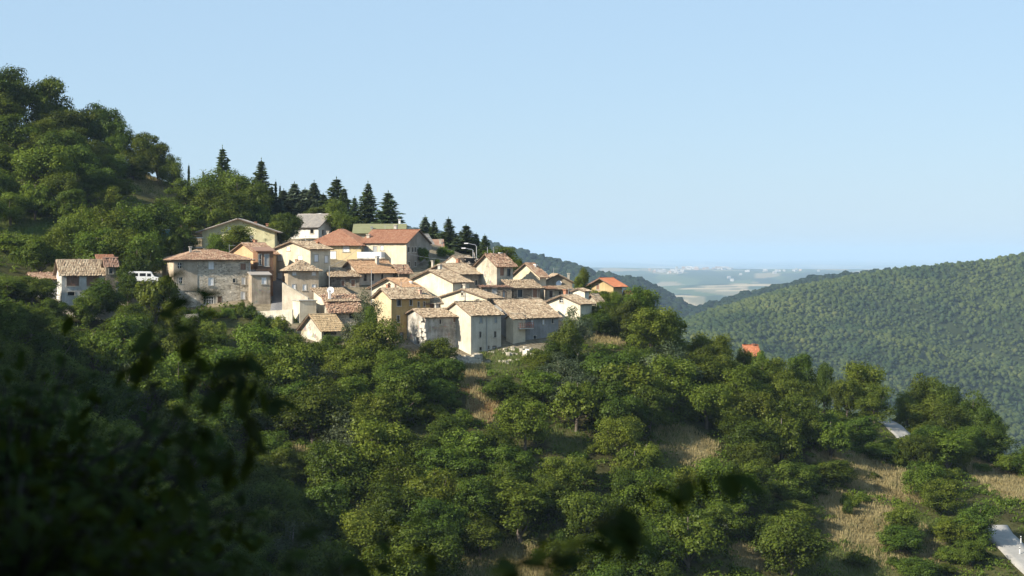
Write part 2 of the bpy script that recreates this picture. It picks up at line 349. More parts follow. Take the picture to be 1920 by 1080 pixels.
# ------------------------------------------------------------------ ground: one sheet out to the horizon
rr = np.concatenate([np.linspace(1.5, 150, 60), np.arange(152, 440, 1.3), np.arange(442, 1500, 14), np.arange(1500, 3700, 13), np.geomspace(3720, 70000, 190)])
aa = np.concatenate([np.linspace(-180, -22, 50)[:-1], np.linspace(-22, 22, 420), np.linspace(22, 180, 50)[1:]])
A, RR = np.meshgrid(np.radians(aa), rr); X = RR*np.sin(A); Y = RR*np.cos(A)
Z = height(X.ravel(), Y.ravel()).reshape(X.shape)
nr, na = X.shape; V = np.c_[X.ravel(), Y.ravel(), Z.ravel()]
i, j = np.meshgrid(np.arange(nr-1), np.arange(na-1), indexing='ij')
q = (i*na+j).ravel(); Fc = np.c_[q, q+1, q+na+1, q+na]
ctr = len(V); V = np.r_[V, [[0, 0, -2.0]]]
fan = np.array([[ctr, (k+1), k, k] for k in range(na-1)])
x, y, z = V[:, 0], V[:, 1], V[:, 2]; r = np.hypot(x, y)
nz = .5+wav(x, y, 30, .5, 3)+wav(x, y, 9, .35, 12)
near_c = np.array([.055, .05, .025])*(.8+.5*nz[:, None])+np.array([.02, .035, .005])*np.clip(nz, 0, 1)[:, None]
colr = near_c.copy()
leftgrass = sstep(330, 350, y)*sstep(-20, -45, x)*np.clip(nz*1.2-.2, 0, 1)
colr = colr*(1-.7*leftgrass[:, None])+np.array([.13, .12, .05])*.7*leftgrass[:, None]
iv = in_poly(x, y, VILL); colr[iv] = np.array([.25, .215, .16])*(.75+.4*nz[iv, None])
for cx, cy, a, b, c in CW:
    d = np.hypot((x-cx)/a, (y-cy)/b)+.5*(nz-.5); w = (1-sstep(.75, 1.15, d))[:, None]
    colr = colr*(1-w)+np.array(c)*w*(.8+.4*nz[:, None])
wf = sstep(900, 1300, r)[:, None]; colr = colr*(1-wf)+np.array([.035, .048, .018])*wf
# fields of the plain: irregular cells, each one crop
fs = rng.uniform(-1, 1, (1500, 2))*np.array([9000, 1.0]); fs[:, 1] = np.geomspace(4000, 60000, 1500)*rng.uniform(.9, 1.1, 1500); fs[:, 0] = rng.uniform(-.35, .35, 1500)*fs[:, 1]
fcol = np.array([(.40, .33, .19), (.12, .17, .06), (.05, .09, .04), (.30, .27, .15), (.07, .11, .045), (.045, .075, .04)])[rng.choice(6, 1500, p=[.12, .18, .26, .10, .17, .17])]*.75
far = np.where((r > 3700) & (y > 0) & (np.abs(x) < .42*y))[0]
ls = np.log(fs[:, 1])*3.2; kx = fs[:, 0]/fs[:, 1]*22
for s0 in range(0, len(far), 4000):
    ii = far[s0:s0+4000]; d = (np.log(y[ii])[:, None]*3.2-ls)**2+((x[ii]/y[ii])[:, None]*22-kx)**2
    colr[ii] = fcol[np.argmin(d, axis=1)]
for px, py, Yk, hw, hd in [(1262,549,7150,95,130),(1280,566,6800,50,120),(1335,531,8550,150,120),(1400,530,8850,230,110),(1375,544,8300,80,50)]:
    X0, Y0, _ = P(px, py, Yk); d = np.hypot((x-X0)/hw, (y-Y0)/hd); w = (1-sstep(.8, 1.1, d))[:, None]; colr = colr*(1-w)+np.array([.55, .44, .28])*w
colr = np.c_[np.clip(colr, 0, 1), np.ones(len(colr))]
def m_ground():
    m, n, l = newmat('ground'); b = N(n, 'ShaderNodeBsdfPrincipled', i_Roughness=1.0); b.inputs['Specular IOR Level'].default_value = .05
    at = N(n, 'ShaderNodeAttribute', attribute_name='col'); tc = n.new('ShaderNodeTexCoord')
    n1 = N(n, 'ShaderNodeTexNoise', i_Scale=1.3, i_Detail=8, i_Roughness=.7); l.new(tc.outputs['Object'], n1.inputs['Vector'])
    r1 = ramp(n, [(.32, (.45, .43, .38)), (.68, (1.15, 1.12, 1.05))]); l.new(n1.outputs[0], r1.inputs[0])
    c = mixc(n, l, 1.0, at.outputs['Color'], r1.outputs[0], 'MULTIPLY'); l.new(c, b.inputs['Base Color'])
    bp = N(n, 'ShaderNodeBump', i_Strength=.6, i_Distance=.25); l.new(n1.outputs[0], bp.inputs['Height']); l.new(bp.outputs[0], b.inputs['Normal'])
    outp(n, l, b.outputs[0]); return m
me = np_mesh('ground', V, np.r_[Fc, fan[:, [0, 1, 2, 2]]] if False else Fc, [m_ground()], {'col': ('POINT', 'FLOAT_COLOR', colr)}, smooth=True)
tag(add('ground', me), kind='structure')

# ------------------------------------------------------------------ roads, draped over the ground
def m_road():
    m, n, l = newmat('road'); b = N(n, 'ShaderNodeBsdfPrincipled', i_Roughness=.9)
    tc = n.new('ShaderNodeTexCoord'); n1 = N(n, 'ShaderNodeTexNoise', i_Scale=.8, i_Detail=8, i_Roughness=.7); l.new(tc.outputs['Object'], n1.inputs['Vector'])
    r1 = ramp(n, [(.3, (.22, .215, .20)), (.7, (.34, .325, .30))]); l.new(n1.outputs[0], r1.inputs[0]); l.new(r1.outputs[0], b.inputs['Base Color'])
    outp(n, l, b.outputs[0]); return m
ROADM = m_road()
ROADS = []
def road(name, pts, w, mat=ROADM, n=40, lift=.06):
    """pts: (x, y) centre line"""
    pts = np.array(pts, float); t = np.linspace(0, len(pts)-1, n); k = np.clip(t.astype(int), 0, len(pts)-2); fr = (t-k)[:, None]
    c = pts[k]*(1-fr)+pts[k+1]*fr
    for _ in range(4): c[1:-1] = (c[:-2]+c[1:-1]*2+c[2:])/4
    d = np.gradient(c, axis=0); d /= np.linalg.norm(d, axis=1)[:, None]; nn = np.c_[-d[:, 1], d[:, 0]]
    cz = height(c[:, 0], c[:, 1]); v = []
    for s_ in np.linspace(-.5, .5, 5):
        p = c+nn*w*s_; v.append(np.c_[p, np.maximum(height(p[:, 0], p[:, 1])+lift, cz+lift)])
    for s_, dz in ((-.5, -1), (.5, -1)):
        p = c+nn*w*s_*1.02; v.append(np.c_[p, v[0 if s_ < 0 else 4][:, 2]+dz])
    v = np.concatenate(v); f = []
    for a_, b_ in ((5, 0), (0, 1), (1, 2), (2, 3), (3, 4), (4, 6)):
        for q_ in range(n-1): f.append((a_*n+q_, a_*n+q_+1, b_*n+q_+1, b_*n+q_))
    ROADS.append((c, w)); return tag(add(name, np_mesh(name, v, f, [mat])), kind='structure')
g = lambda px, py: ground_at(px, py)[:2]
road('road', [g(2040,1150), g(1972,1100), g(1930,1060), g(1897,1028), g(1872,1004), g(1862,985)], 3.8)
road('upper_road', [P(1640, 0, 309)[:2], P(1658, 0, 303)[:2], P(1676, 0, 296)[:2], P(1700, 0, 288)[:2]], 3.0)
ASPH = m_simple('asphalt', (.16, .16, .165), .9, 0, .2)
road('village_road', [P(512,0,297)[:2], P(528,0,300)[:2], P(532,0,306)[:2], P(528,0,318)[:2]], 3.6, ASPH)
road('village_road', [P(205,0,303)[:2], P(250,0,298)[:2], P(298,0,299)[:2]], 4.0, ASPH)
road('hill_track', [P(318,0,372)[:2], P(331,0,370)[:2], P(345,0,371)[:2]], 4)
# ------------------------------------------------------------------ house builder
class Ho: pass
def wall_strip(mb, org, d, inw, length, top, holes, z0, reveal=.22):
    """vertical wall from org (x,y) along unit d; top(t) gives its height; inw = inward normal; holes (t0,t1,z0,z1)"""
    ts = sorted({0.0, length, *[min(max(h[k], 0), length) for h in holes for k in (0, 1)], *[b for b in top.breaks if 0 < b < length]})
    def p(t, z, dep=0): return (org[0]+d[0]*t+inw[0]*dep, org[1]+d[1]*t+inw[1]*dep, z)
    for a, b in zip(ts[:-1], ts[1:]):
        if b-a < 1e-4: continue
        hs = sorted([(h[2], h[3]) for h in holes if h[0] <= a+1e-4 and h[1] >= b-1e-4])
        z = z0
        for h0, h1 in hs:
            mb.quad(p(a, z), p(b, z), p(b, h0), p(a, h0), .5); z = h1
        mb.quad(p(a, z), p(b, z), p(b, top(b)), p(a, top(a)), .5)
    for t0, t1, h0, h1 in holes:
        mb.quad(p(t0, h0), p(t1, h0), p(t1, h0, reveal), p(t0, h0, reveal), .5); mb.quad(p(t0, h1, reveal), p(t1, h1, reveal), p(t1, h1), p(t0, h1), .5)
        mb.quad(p(t0, h0, reveal), p(t0, h1, reveal), p(t0, h1), p(t0, h0), .5); mb.quad(p(t1, h0), p(t1, h1), p(t1, h1, reveal), p(t1, h0, reveal), .5)
class Top:
    def __init__(s, pts): s.pts = pts; s.breaks = [p[0] for p in pts]
    def __call__(s, t): return float(np.interp(t, [p[0] for p in s.pts], [p[1] for p in s.pts]))
def tiles(mb, poly, seed=0, miss=.0, tw=.24, tl=.42, rough=1.0, low=0, high=1):
    """cover the planar polygon (first edge = eave) with overlapping half-round tiles"""
    rg = np.random.default_rng(seed); p = [Vector(q) for q in poly]; e = (p[1]-p[0]).normalized()
    nrm = (p[1]-p[0]).cross(p[2]-p[1]).normalized(); s = nrm.cross(e).normalized()
    if s.z < 0: s = -s
    if nrm.z < 0: nrm = -nrm
    P2 = [((q-p[0]).dot(e), (q-p[0]).dot(s)) for q in p]
    mx = [min(a for a, b in P2), max(a for a, b in P2)]; my = max(b for a, b in P2)
    us, vs = np.meshgrid(np.arange(mx[0]+tw/2, mx[1], tw), np.arange(.12, my, tl)); us = us.ravel(); vs = vs.ravel()
    ok = in_poly(us, vs, P2); us, vs = us[ok], vs[ok]
    k = rg.random(len(us)) > miss; us, vs = us[k], vs[k]
    us = us+rg.normal(0, .025*rough, len(us)); vs = vs+rg.normal(0, .05*rough, len(us))
    rot = rg.normal(0, .06*rough, len(us)); up = np.abs(rg.normal(0, .025*rough, len(us)))
    rv = np.clip(rg.random(len(us))*(high-low)+low, 0, 1)
    for u, v, a, h, r_ in zip(us, vs, rot, up, rv):
        o = p[0]+e*u+s*v+nrm*(.015+h); ee = e*math.cos(a)+s*math.sin(a); ss = s*math.cos(a)-e*math.sin(a)
        L2 = tl*.62; W2 = tw*.52; hh = nrm*.06; lift = nrm*.05
        a0 = o-ee*W2-ss*L2+lift; b0 = o-ss*L2+hh+lift; c0 = o+ee*W2-ss*L2+lift; a1 = o-ee*W2+ss*L2; b1 = o+ss*L2+hh; c1 = o+ee*W2+ss*L2
        n = len(mb.v); mb.v += [tuple(a0), tuple(b0), tuple(c0), tuple(a1), tuple(b1), tuple(c1)]
        mb.f += [(n, n+1, n+4, n+3), (n+1, n+2, n+5, n+4), (n, n+2, n+1)]; mb.r += [r_, r_, r_*.5]
def slab(mb, poly, th=.14):
    p = [Vector(q) for q in poly]; k = len(p); n = len(mb.v)
    nrm = (p[1]-p[0]).cross(p[2]-p[1]).normalized()
    if nrm.z < 0: nrm = -nrm
    mb.v += [tuple(q) for q in p]+[tuple(q-nrm*th) for q in p]
    mb.f.append(tuple(n+i for i in range(k))); mb.r.append(.35); mb.f.append(tuple(n+k+i for i in reversed(range(k)))); mb.r.append(.1)
    for i in range(k): j = (i+1) % k; mb.f.append((n+i, n+k+i, n+k+j, n+j)); mb.r.append(.25)
HOUSES = []
def window(root, face, t0, t1, h0, h1, org, d, inw, style):
    """one window: surround, and its leaf (pane, shutter or door)"""
    out = (-inw[0], -inw[1])
    def bx(mb, a, b, z0, z1, d0, d1):   # d0..d1 distance outwards from the wall plane
        c = [(org[0]+d[0]*t+out[0]*q, org[1]+d[1]*t+out[1]*q) for t, q in ((a, d0), (b, d0), (b, d1), (a, d1))]; mb.prism(c, z0, z1)
    w = MB(); fr = .09
    if style in ('hole', 'plain'): fr = .0
    if fr:
        bx(w, t0-fr, t0, h0-fr, h1+fr, -.03, .035); bx(w, t1, t1+fr, h0-fr, h1+fr, -.03, .035); bx(w, t0, t1, h1, h1+fr, -.03, .035)
        bx(w, t0-fr-.05, t1+fr+.05, h0-fr-.03, h0, -.03, .10)
    else: bx(w, t0-.04, t1+.04, h0-.1, h0-.004, -.05, .06)
    name = 'door' if style.startswith('door') else 'window'
    f = w.build(name, TRIM if name == 'window' else EAVE, root)
    if style == 'shut' or style == 'shutg' or style == 'shutb':
        for a, b in ((t0+.01, (t0+t1)/2-.015), ((t0+t1)/2+.015, t1-.01)):
            s = MB(); bx(s, a, b, h0+.01, h1-.01, -.09, -.04)
            k = int((h1-h0)/.22)
            for q in range(k): zz = h0+.1+q*.22; bx(s, a+.05, b-.05, zz, zz+.11, -.04, -.025)
            s.build('shutter', {'shut': SHUTW, 'shutg': SHUTG, 'shutb': SHUTB}[style], f)
    elif style == 'open':
        g_ = MB(); bx(g_, t0, t1, h0, h1, -.2, -.17); g_.build('pane', GLASSD, f)
        for a, b in ((t0-(t1-t0)*.5-fr, t0-fr-.01), (t1+fr+.01, t1+fr+(t1-t0)*.5)):
            s = MB(); bx(s, a, b, h0, h1, .04, .08); s.build('shutter', SHUTG, f)
    elif style == 'door': s = MB(); bx(s, t0, t1, h0, h1, -.18, -.12); s.build('door_leaf', WOOD, f)
    elif style == 'doorg': s = MB(); bx(s, t0, t1, h0, h1, -.18, -.12); s.build('door_leaf', SHUTG, f)
    elif style == 'grille':
        g_ = MB(); bx(g_, t0, t1, h0, h1, -.2, -.17); g_.build('pane', GLASSD, f)
        s = MB(); n = 6
        for q in range(n+1): t = t0+(t1-t0-.05)*q/n; bx(s, t, t+.05, h0, h1, -.1, -.05)
        for z_ in (h0, (h0+h1)/2+.2, h1-.06): bx(s, t0, t1, z_, z_+.06, -.049, -.03)
        s.build('grille', SHUTW, f)
    else:
        g_ = MB(); bx(g_, t0, t1, h0, h1, -.215, -.18); g_.build('pane', GLASSD, f)
        if style == 'glass':
            s = MB(); m = (t0+t1)/2; bx(s, m-.03, m+.03, h0, h1, -.178, -.13); bx(s, t0, m-.03, (h0+h1)/2, (h0+h1)/2+.05, -.178, -.13); bx(s, m+.03, t1, (h0+h1)/2, (h0+h1)/2+.05, -.178, -.13)
            s.build('sash', SHUTW, f)
def chimney(roof, x, y, z0, z1, w=.55, mat=None, cap=True):
    m = MB(); m.box(x-w/2, x+w/2, y-w/2, y+w/2, z0, z1)
    if cap:
        m.box(x-w/2-.09, x+w/2+.09, y-w/2-.09, y+w/2+.09, z1+.16, z1+.27)
        for a in (-1, 1):
            for b in (-1, 1): m.box(x+a*w*.36-.06, x+a*w*.36+.06, y+b*w*.36-.06, y+b*w*.36+.06, z1+.003, z1+.158)
    return m.build('chimney', mat or BRICK, roof)
def house(label, pl, pc, pr, Y, ye, yb, ya, al, roof='gu', W=None, L=None, wall=(.62, .55, .42), pal='old', wins=(), chims=(), ov=.45, dirt=.35, old=False,
          stone=None, name='house', cat='house', group='houses of the hill village', miss=.0, found=5, rough=1.0, wmat=None, shade_rmat=None, notiles=False):
    c, s = math.cos(R(al)), math.sin(R(al)); x0, y0, z0 = P(pc, yb, Y); H = (yb-ye)/F*Y
    k = (pr-960)/F
    if L is None: L = (k*y0-x0)/(c-k*s)
    if W is None: k = (pl-960)/F; W = (x0-k*y0)/(s+k*c)
    h = Ho(); h.L, h.W, h.H, h.c, h.s, h.x0, h.y0, h.z0 = L, W, H, c, s, x0, y0, z0
    if not (1 < L < 40 and 1 < W < 40): print('ODD HOUSE', label, round(L, 1), round(W, 1))
    root = empty(name, (x0, y0, z0), R(al)); tag(root, label, cat, group); h.root = root
    refu, refv = {'gu': (0, W/2), 'gv': (L/2, 0), 'hip': (L/2, W/2), 'shed': (L/2, W), 'shedr': (0, W/2), 'flat': (0, 0), 'shedl': (L, W/2)}[roof]
    wy = y0+refu*s+refv*c; rise = max(.05, (HZ-ya)/F*wy-z0-H); h.rise = rise
    mat = wmat or (STONE if stone == 1 else STONE_D if stone == 2 else plaster(wall, dirt, old))
    T = {k_: Top([(0, H), (w_, H)]) for k_, w_ in (('F', L), ('B', L), ('L', W), ('R', W))}
    if roof == 'gu': T['L'] = Top([(0, H), (W/2, H+rise), (W, H)]); T['R'] = T['L']
    if roof == 'gv': T['F'] = Top([(0, H), (L/2, H+rise), (L, H)]); T['B'] = T['F']
    if roof == 'shed': T['R'] = Top([(0, H), (W, H+rise)]); T['L'] = Top([(0, H+rise), (W, H)]); T['B'] = Top([(0, H+rise), (L, H+rise)])
    if roof == 'shedr': T['F'] = Top([(0, H+rise), (L, H)]); T['B'] = Top([(0, H), (L, H+rise)]); T['L'] = Top([(0, H+rise), (W, H+rise)])
    if roof == 'shedl': T['F'] = Top([(0, H), (L, H+rise)]); T['B'] = Top([(0, H+rise), (L, H)]); T['R'] = Top([(0, H+rise), (W, H+rise)])
    faces = {'F': ((0, 0), (1, 0), (0, 1), L), 'R': ((L, 0), (0, 1), (-1, 0), W), 'B': ((L, W), (-1, 0), (0, -1), L), 'L': ((0, W), (0, -1), (1, 0), W)}
    holes = {k_: [] for k_ in faces}; wl_ = []
    def hit(face, px, py):
        o, d, _, ln = faces[face]; kk = (px-960)/F
        wx = x0+o[0]*c-o[1]*s; wy_ = y0+o[0]*s+o[1]*c; dx = d[0]*c-d[1]*s; dy = d[0]*s+d[1]*c
        t = (kk*wy_-wx)/(dx-kk*dy); yy = wy_+dy*t; return t, (HZ-py)/F*yy-z0
    h.hit = hit
    for wd in wins:
        face, px, py, ww, hh = wd[:5]; st = wd[5] if len(wd) > 5 else 'dark'
        t0, zt = hit(face, px-ww/2, py-hh/2); t1, zb = hit(face, px+ww/2, py+hh/2)
        if t0 > t1: t0, t1 = t1, t0
        ln = faces[face][3]; t0, t1 = max(t0, .15), min(t1, ln-.15); tp = min(T[face](t0), T[face](t1))-.12; zt = min(zt, tp)
        if t1-t0 < .2 or zt-zb < .2: print('win skipped', label, wd, round(t0, 1), round(t1, 1), round(zb, 1), round(zt, 1)); continue
        if any(not (t1+.1 < q[0] or t0-.1 > q[1] or zt+.1 < q[2] or zb-.1 > q[3]) for q in holes[face]): print('win clash', label, wd); continue
        holes[face].append((t0, t1, zb, zt)); wl_.append((face, t0, t1, zb, zt, st))
    w = MB(); w2 = MB()
    for k_, (o, d, inw, ln) in faces.items(): wall_strip(w2 if (k_ == 'R' and shade_rmat) else w, o, d, inw, ln, T[k_], holes[k_], -found)
    w.build('wall', mat, root)
    if shade_rmat: w2.build('wall', shade_rmat, root)
    for face, t0, t1, zb, zt, st in wl_: o, d, inw, ln = faces[face]; window(root, face, t0, t1, zb, zt, o, d, inw, st)
    rb = MB(); tl = MB(); Z = H+.05
    if roof == 'gu':
        q = rise/(W/2); pls = [[(-ov, -ov, Z-q*ov), (L+ov, -ov, Z-q*ov), (L+ov, W/2, Z+rise), (-ov, W/2, Z+rise)], [(L+ov, W+ov, Z-q*ov), (-ov, W+ov, Z-q*ov), (-ov, W/2, Z+rise), (L+ov, W/2, Z+rise)]]; rl = ((-ov, W/2, Z+rise), (L+ov, W/2, Z+rise))
    elif roof == 'gv':
        q = rise/(L/2); pls = [[(-ov, W+ov, Z-q*ov), (-ov, -ov, Z-q*ov), (L/2, -ov, Z+rise), (L/2, W+ov, Z+rise)], [(L+ov, -ov, Z-q*ov), (L+ov, W+ov, Z-q*ov), (L/2, W+ov, Z+rise), (L/2, -ov, Z+rise)]]; rl = ((L/2, -ov, Z+rise), (L/2, W+ov, Z+rise))
    elif roof == 'hip':
        m = min(L, W)/2; q = rise/m; e = Z-q*ov
        A_, B_ = ((m, W/2, Z+rise), (L-m, W/2, Z+rise)) if L >= W else ((L/2, m, Z+rise), (L/2, W-m, Z+rise)); rl = (A_, B_)
        c1, c2, c3, c4 = (-ov, -ov, e), (L+ov, -ov, e), (L+ov, W+ov, e), (-ov, W+ov, e)
        pls = [[c1, c2, B_, A_], [c2, c3, B_], [c3, c4, A_, B_], [c4, c1, A_]] if L >= W else [[c1, c2, A_], [c2, c3, B_, A_], [c3, c4, B_], [c4, c1, A_, B_]]
    elif roof == 'shed': q = rise/W; pls = [[(-ov, -ov, Z-q*ov), (L+ov, -ov, Z-q*ov), (L+ov, W+ov, Z+rise+q*ov), (-ov, W+ov, Z+rise+q*ov)]]; rl = None
    elif roof == 'shedr': q = rise/L; pls = [[(L+ov, -ov, Z-q*ov), (L+ov, W+ov, Z-q*ov), (-ov, W+ov, Z+rise+q*ov), (-ov, -ov, Z+rise+q*ov)]]; rl = None
    elif roof == 'shedl': q = rise/L; pls = [[(-ov, W+ov, Z-q*ov), (-ov, -ov, Z-q*ov), (L+ov, -ov, Z+rise+q*ov), (L+ov, W+ov, Z+rise+q*ov)]]; rl = None
    else: pls = [[(-ov, -ov, Z+.1), (L+ov, -ov, Z+.1), (L+ov, W+ov, Z+.1), (-ov, W+ov, Z+.1)]]; rl = None
    for i_, pp in enumerate(pls):
        slab(tl if (notiles or roof == 'flat') else rb, pp, .13)
        if not (notiles or roof == 'flat'): slab(tl, [(a, b, z_+.012) for a, b, z_ in pp], .01); tiles(tl, pp, seed=len(HOUSES)*7+i_, miss=miss, rough=rough)
    if rl and not notiles:
        a, b = Vector(rl[0]), Vector(rl[1]); n = max(1, int((b-a).length/.4)); dd = (b-a)/n
        sd_ = dd.normalized().cross(Vector((0, 0, 1)))*.17 if (b-a).length > .1 else Vector((.17, 0, 0))
        for i_ in range(n):
            p0 = a+dd*i_; p1 = a+dd*(i_+1.1); r_ = random.random(); up = Vector((0, 0, .10+random.uniform(0, .05))); dn = Vector((0, 0, .0))
            tl.quad(p0-sd_+dn, p0+up, p1+up, p1-sd_+dn, r_); tl.quad(p0+up, p0+sd_+dn, p1+sd_+dn, p1+up, r_)
    rf = tl.build('roof', TILE[pal] if roof != 'flat' else CONC, root); h.roof = rf
    if rb.v: rb.build('eave_boards', EAVE, rf)
    def roofz(u, v):
        u_, v_ = min(max(u, 0), L), min(max(v, 0), W)
        if roof == 'gu': return H+rise*(1-abs(v_-W/2)/(W/2))
        if roof == 'gv': return H+rise*(1-abs(u_-L/2)/(L/2))
        if roof == 'hip': return H+rise*min(1, min(u_, L-u_, v_, W-v_)/(min(L, W)/2))
        if roof == 'shed': return H+rise*v_/W
        if roof == 'shedr': return H+rise*(1-u_/L)
        if roof == 'shedl': return H+rise*u_/L
        return H
    h.roofz = roofz
    for ch in chims:   # (px, py_top, width px, v fraction or None, material)
        px, pt, wpx, vf = ch[:4]; v = W*vf; kk = (px-960)/F; u = (kk*(y0+v*c)-(x0-v*s))/(c-kk*s); u = min(max(u, .3), L-.3)
        yy = y0+u*s+v*c; zt = (HZ-pt)/F*yy-z0; zb = roofz(u, v)-.3; zt = max(zt-.27, zb+.5)
        chimney(rf, u, v, zb, zt, max(.35, wpx/F*yy*.8), ch[4] if len(ch) > 4 else BRICK)
    HOUSES.append(h); return h
def balcony(h, face, px0, px1, pfloor, prail, depth, style='panel', mat=None, smat=None):
    t0, zf = h.hit(face, px0, pfloor); t1, _ = h.hit(face, px1, pfloor); _, zr = h.hit(face, px0, prail)
    if t0 > t1: t0, t1 = t1, t0
    b = MB()
    if face == 'F': pt = lambda t, q: (t, -q)
    elif face == 'R': pt = lambda t, q: (h.L+q, t)
    else: pt = lambda t, q: (-q, h.W-t)
    def bx(m, a, b_, q0, q1, z0, z1): m.prism([pt(a, q0), pt(b_, q0), pt(b_, q1), pt(a, q1)], z0, z1)
    bx(b, t0, t1, .003, depth, zf-.16, zf); bal = b.build('balcony', smat or CONC, h.root)
    r = MB(); z0, z1 = zf+.06, max(zr, zf+.8)
    if style == 'panel':
        bx(r, t0, t1, depth-.05, depth, z0, z1); bx(r, t0, t0+.05, .02, depth-.055, z0, z1); bx(r, t1-.05, t1, .02, depth-.055, z0, z1)
    else:
        for z_ in (z0, z1-.05, (z0+z1)/2): bx(r, t0, t1, depth-.05, depth, z_, z_+.05); bx(r, t0, t0+.05, .02, depth-.055, z_, z_+.05); bx(r, t1-.05, t1, .02, depth-.055, z_, z_+.05)
        n = max(2, int((t1-t0)/.35))
        for i_ in range(n+1): t = t0+(t1-t0-.05)*i_/n; bx(r, t, t+.05, depth-.045, depth-.005, z0+.051, z1-.051)
    r.build('railing', mat or WHITE, bal); return bal
def part_box(h, name, x0, x1, y0, y1, z0, z1, mat, parent=None):
    m = MB(); m.box(x0, x1, y0, y1, z0, z1); return m.build(name, mat, parent or h.root)
def antenna(h, px, ptop, v=None):
    v = h.W/2 if v is None else v; kk = (px-960)/F; u = (kk*(h.y0+v*h.c)-(h.x0-v*h.s))/(h.c-kk*h.s); u = min(max(u, .1), h.L-.1)
    yy = h.y0+u*h.s+v*h.c; zt = (HZ-ptop)/F*yy-h.z0; zb = h.roofz(u, v); m = MB(); m.tube([(u, v, zb), (u, v, zt)], .035, 5)
    m.tube([(u-.1, v, zt-.2), (u+1.0, v, zt-.2)], .02, 4)
    for i_ in range(5): m.tube([(u+.1+i_*.2, v-.3, zt-.2), (u+.1+i_*.2, v+.3, zt-.2)], .015, 4)
    m.build('antenna', METAL, h.roof)
def dish(h, x, y, z, r=.45):
    m = MB(); n = 14; dirv = Vector((-.35, -.9, .3)).normalized(); a = dirv.cross(Vector((0, 0, 1))).normalized(); b = dirv.cross(a); c0 = Vector((x, y, z))
    rings = [[c0-dirv*.12*(1-q*q)+(a*math.cos(t)+b*math.sin(t))*r*q for t in [2*math.pi*k/n for k in range(n)]] for q in (.15, .55, 1)]
    for A_, B_ in zip(rings[:-1], rings[1:]):
        for k in range(n): m.quad(A_[k], A_[(k+1) % n], B_[(k+1) % n], B_[k])
    m.poly(rings[0]); m.tube([c0-dirv*.12, c0-dirv*.3+Vector((0, 0, -.9))], .04, 5)
    m.build('satellite_dish', SHUTW, h.roof)

CREAM = (.68, .61, .47); PALE_C = (.70, .65, .53); YEL = (.66, .54, .32); OCH = (.52, .36, .155); PEACH = (.66, .44, .26); GRYW = (.50, .47, .42); WH = (.72, .71, .68); OCHW = (.66, .53, .33)
# ------------------------------------------------------------------ the village (every number is a pixel of the photograph or a distance in metres)
h = house('small white house with two brown shuttered windows at the left end of the village', 106, 115.5, 195, 290, 511, 582, 488, 25, 'gu', wall=WH, pal='old',
    wins=[('F', 136.5, 526.5, 23, 19, 'shutb'), ('F', 174, 526.5, 23, 19, 'shutb'), ('F', 133.5, 550.5, 13, 6)], ov=.5)
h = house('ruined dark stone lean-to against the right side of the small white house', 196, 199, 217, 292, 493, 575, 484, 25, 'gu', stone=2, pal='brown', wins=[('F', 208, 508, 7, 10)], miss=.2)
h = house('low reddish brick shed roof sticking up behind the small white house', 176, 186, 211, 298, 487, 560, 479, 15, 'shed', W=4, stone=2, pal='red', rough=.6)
h = house('low outbuilding with a reddish tile roof left of the small white house', 58, 62, 109, 292, 523, 560, 512, 24, 'gu', wall=WH, pal='oldred', W=5)
h = house('large grey rubble-stone house with white shutters and a grilled opening at street level', 303, 326, 470, 300, 486, 582, 469, 21, 'hip', W=9.5, stone=1, pal='oldred', ov=.6,
    wins=[('F', 396, 497.5, 10, 15, 'shut'), ('F', 395.5, 528, 10, 15, 'shut'), ('F', 456.5, 527, 7, 13, 'shut'), ('F', 455.5, 554, 8, 14, 'shut'), ('F', 456, 500, 10, 12, 'shutb'), ('F', 439, 526, 5, 7),
          ('F', 391, 564, 19, 16, 'grille'), ('F', 412, 561.5, 6, 10, 'door'), ('F', 337, 498, 7, 11, 'glass'), ('F', 339, 526, 6, 11, 'glass')], chims=[(357, 462, 4, .35, CONC)])
t0, z0 = h.hit('F', 326, 484.7); t1, z1 = h.hit('F', 370, 545)
# plastered bay of the stone house, 6 cm proud of the stone, with its own window holes left free
m = MB(); zb = z1; top = h.H-.03
hs = [h.hit('F', a, b) for a, b in ((333.5, 492.5), (340.5, 503.5), (336, 520.5), (342, 531.5))]
for (a, b) in ((.02, hs[0][0]-.12), (max(hs[1][0], hs[3][0])+.12, t1)): m.box(a, b, -.06, -.004, zb, top)
m.box(hs[0][0]-.12, max(hs[1][0], hs[3][0])+.12, -.06, -.004, zb, min(hs[2][1], hs[3][1])-.15); m.box(hs[0][0]-.12, max(hs[1][0], hs[3][0])+.12, -.06, -.004, hs[2][1]+.12, hs[1][1]-.15)
o = m.build('plastered_bay', plaster((.52, .45, .36), .2), h.root)
m = MB(); m.box(-.06, -.004, 0, h.W, .5, h.H-.03); m.build('plastered_end', plaster((.62, .52, .40), .25), h.root)
m = MB(); tp, _ = h.hit('F', 468, 500); m.tube([(tp, -.12, h.H-.4), (tp, -.12, .2)], .07, 6); m.build('drainpipe', METAL, h.root)
h = house('narrow plastered house with one white shutter beside the large stone house', 469, 472, 507, 302, 515, 584, 506, 20, 'shed', W=4, wall=(.50, .42, .33), pal='grey', old=True,
    wins=[('F', 495, 526.5, 9, 12, 'shut'), ('F', 474, 532, 3, 10)], notiles=True, ov=.25)
h = house('brown timber veranda storey rising above the narrow plastered house', 478, 483, 512, 306, 470, 545, 464, 18, 'shed', W=4, wmat=WOOD, pal='brown', ov=.4,
    wins=[('F', 487, 487, 6, 20, 'glass'), ('F', 500, 488, 8, 22, 'shutg')], notiles=True)
balcony(h, 'F', 478, 511, 515, 504, 1.1, 'panel', WOOD, WOOD)
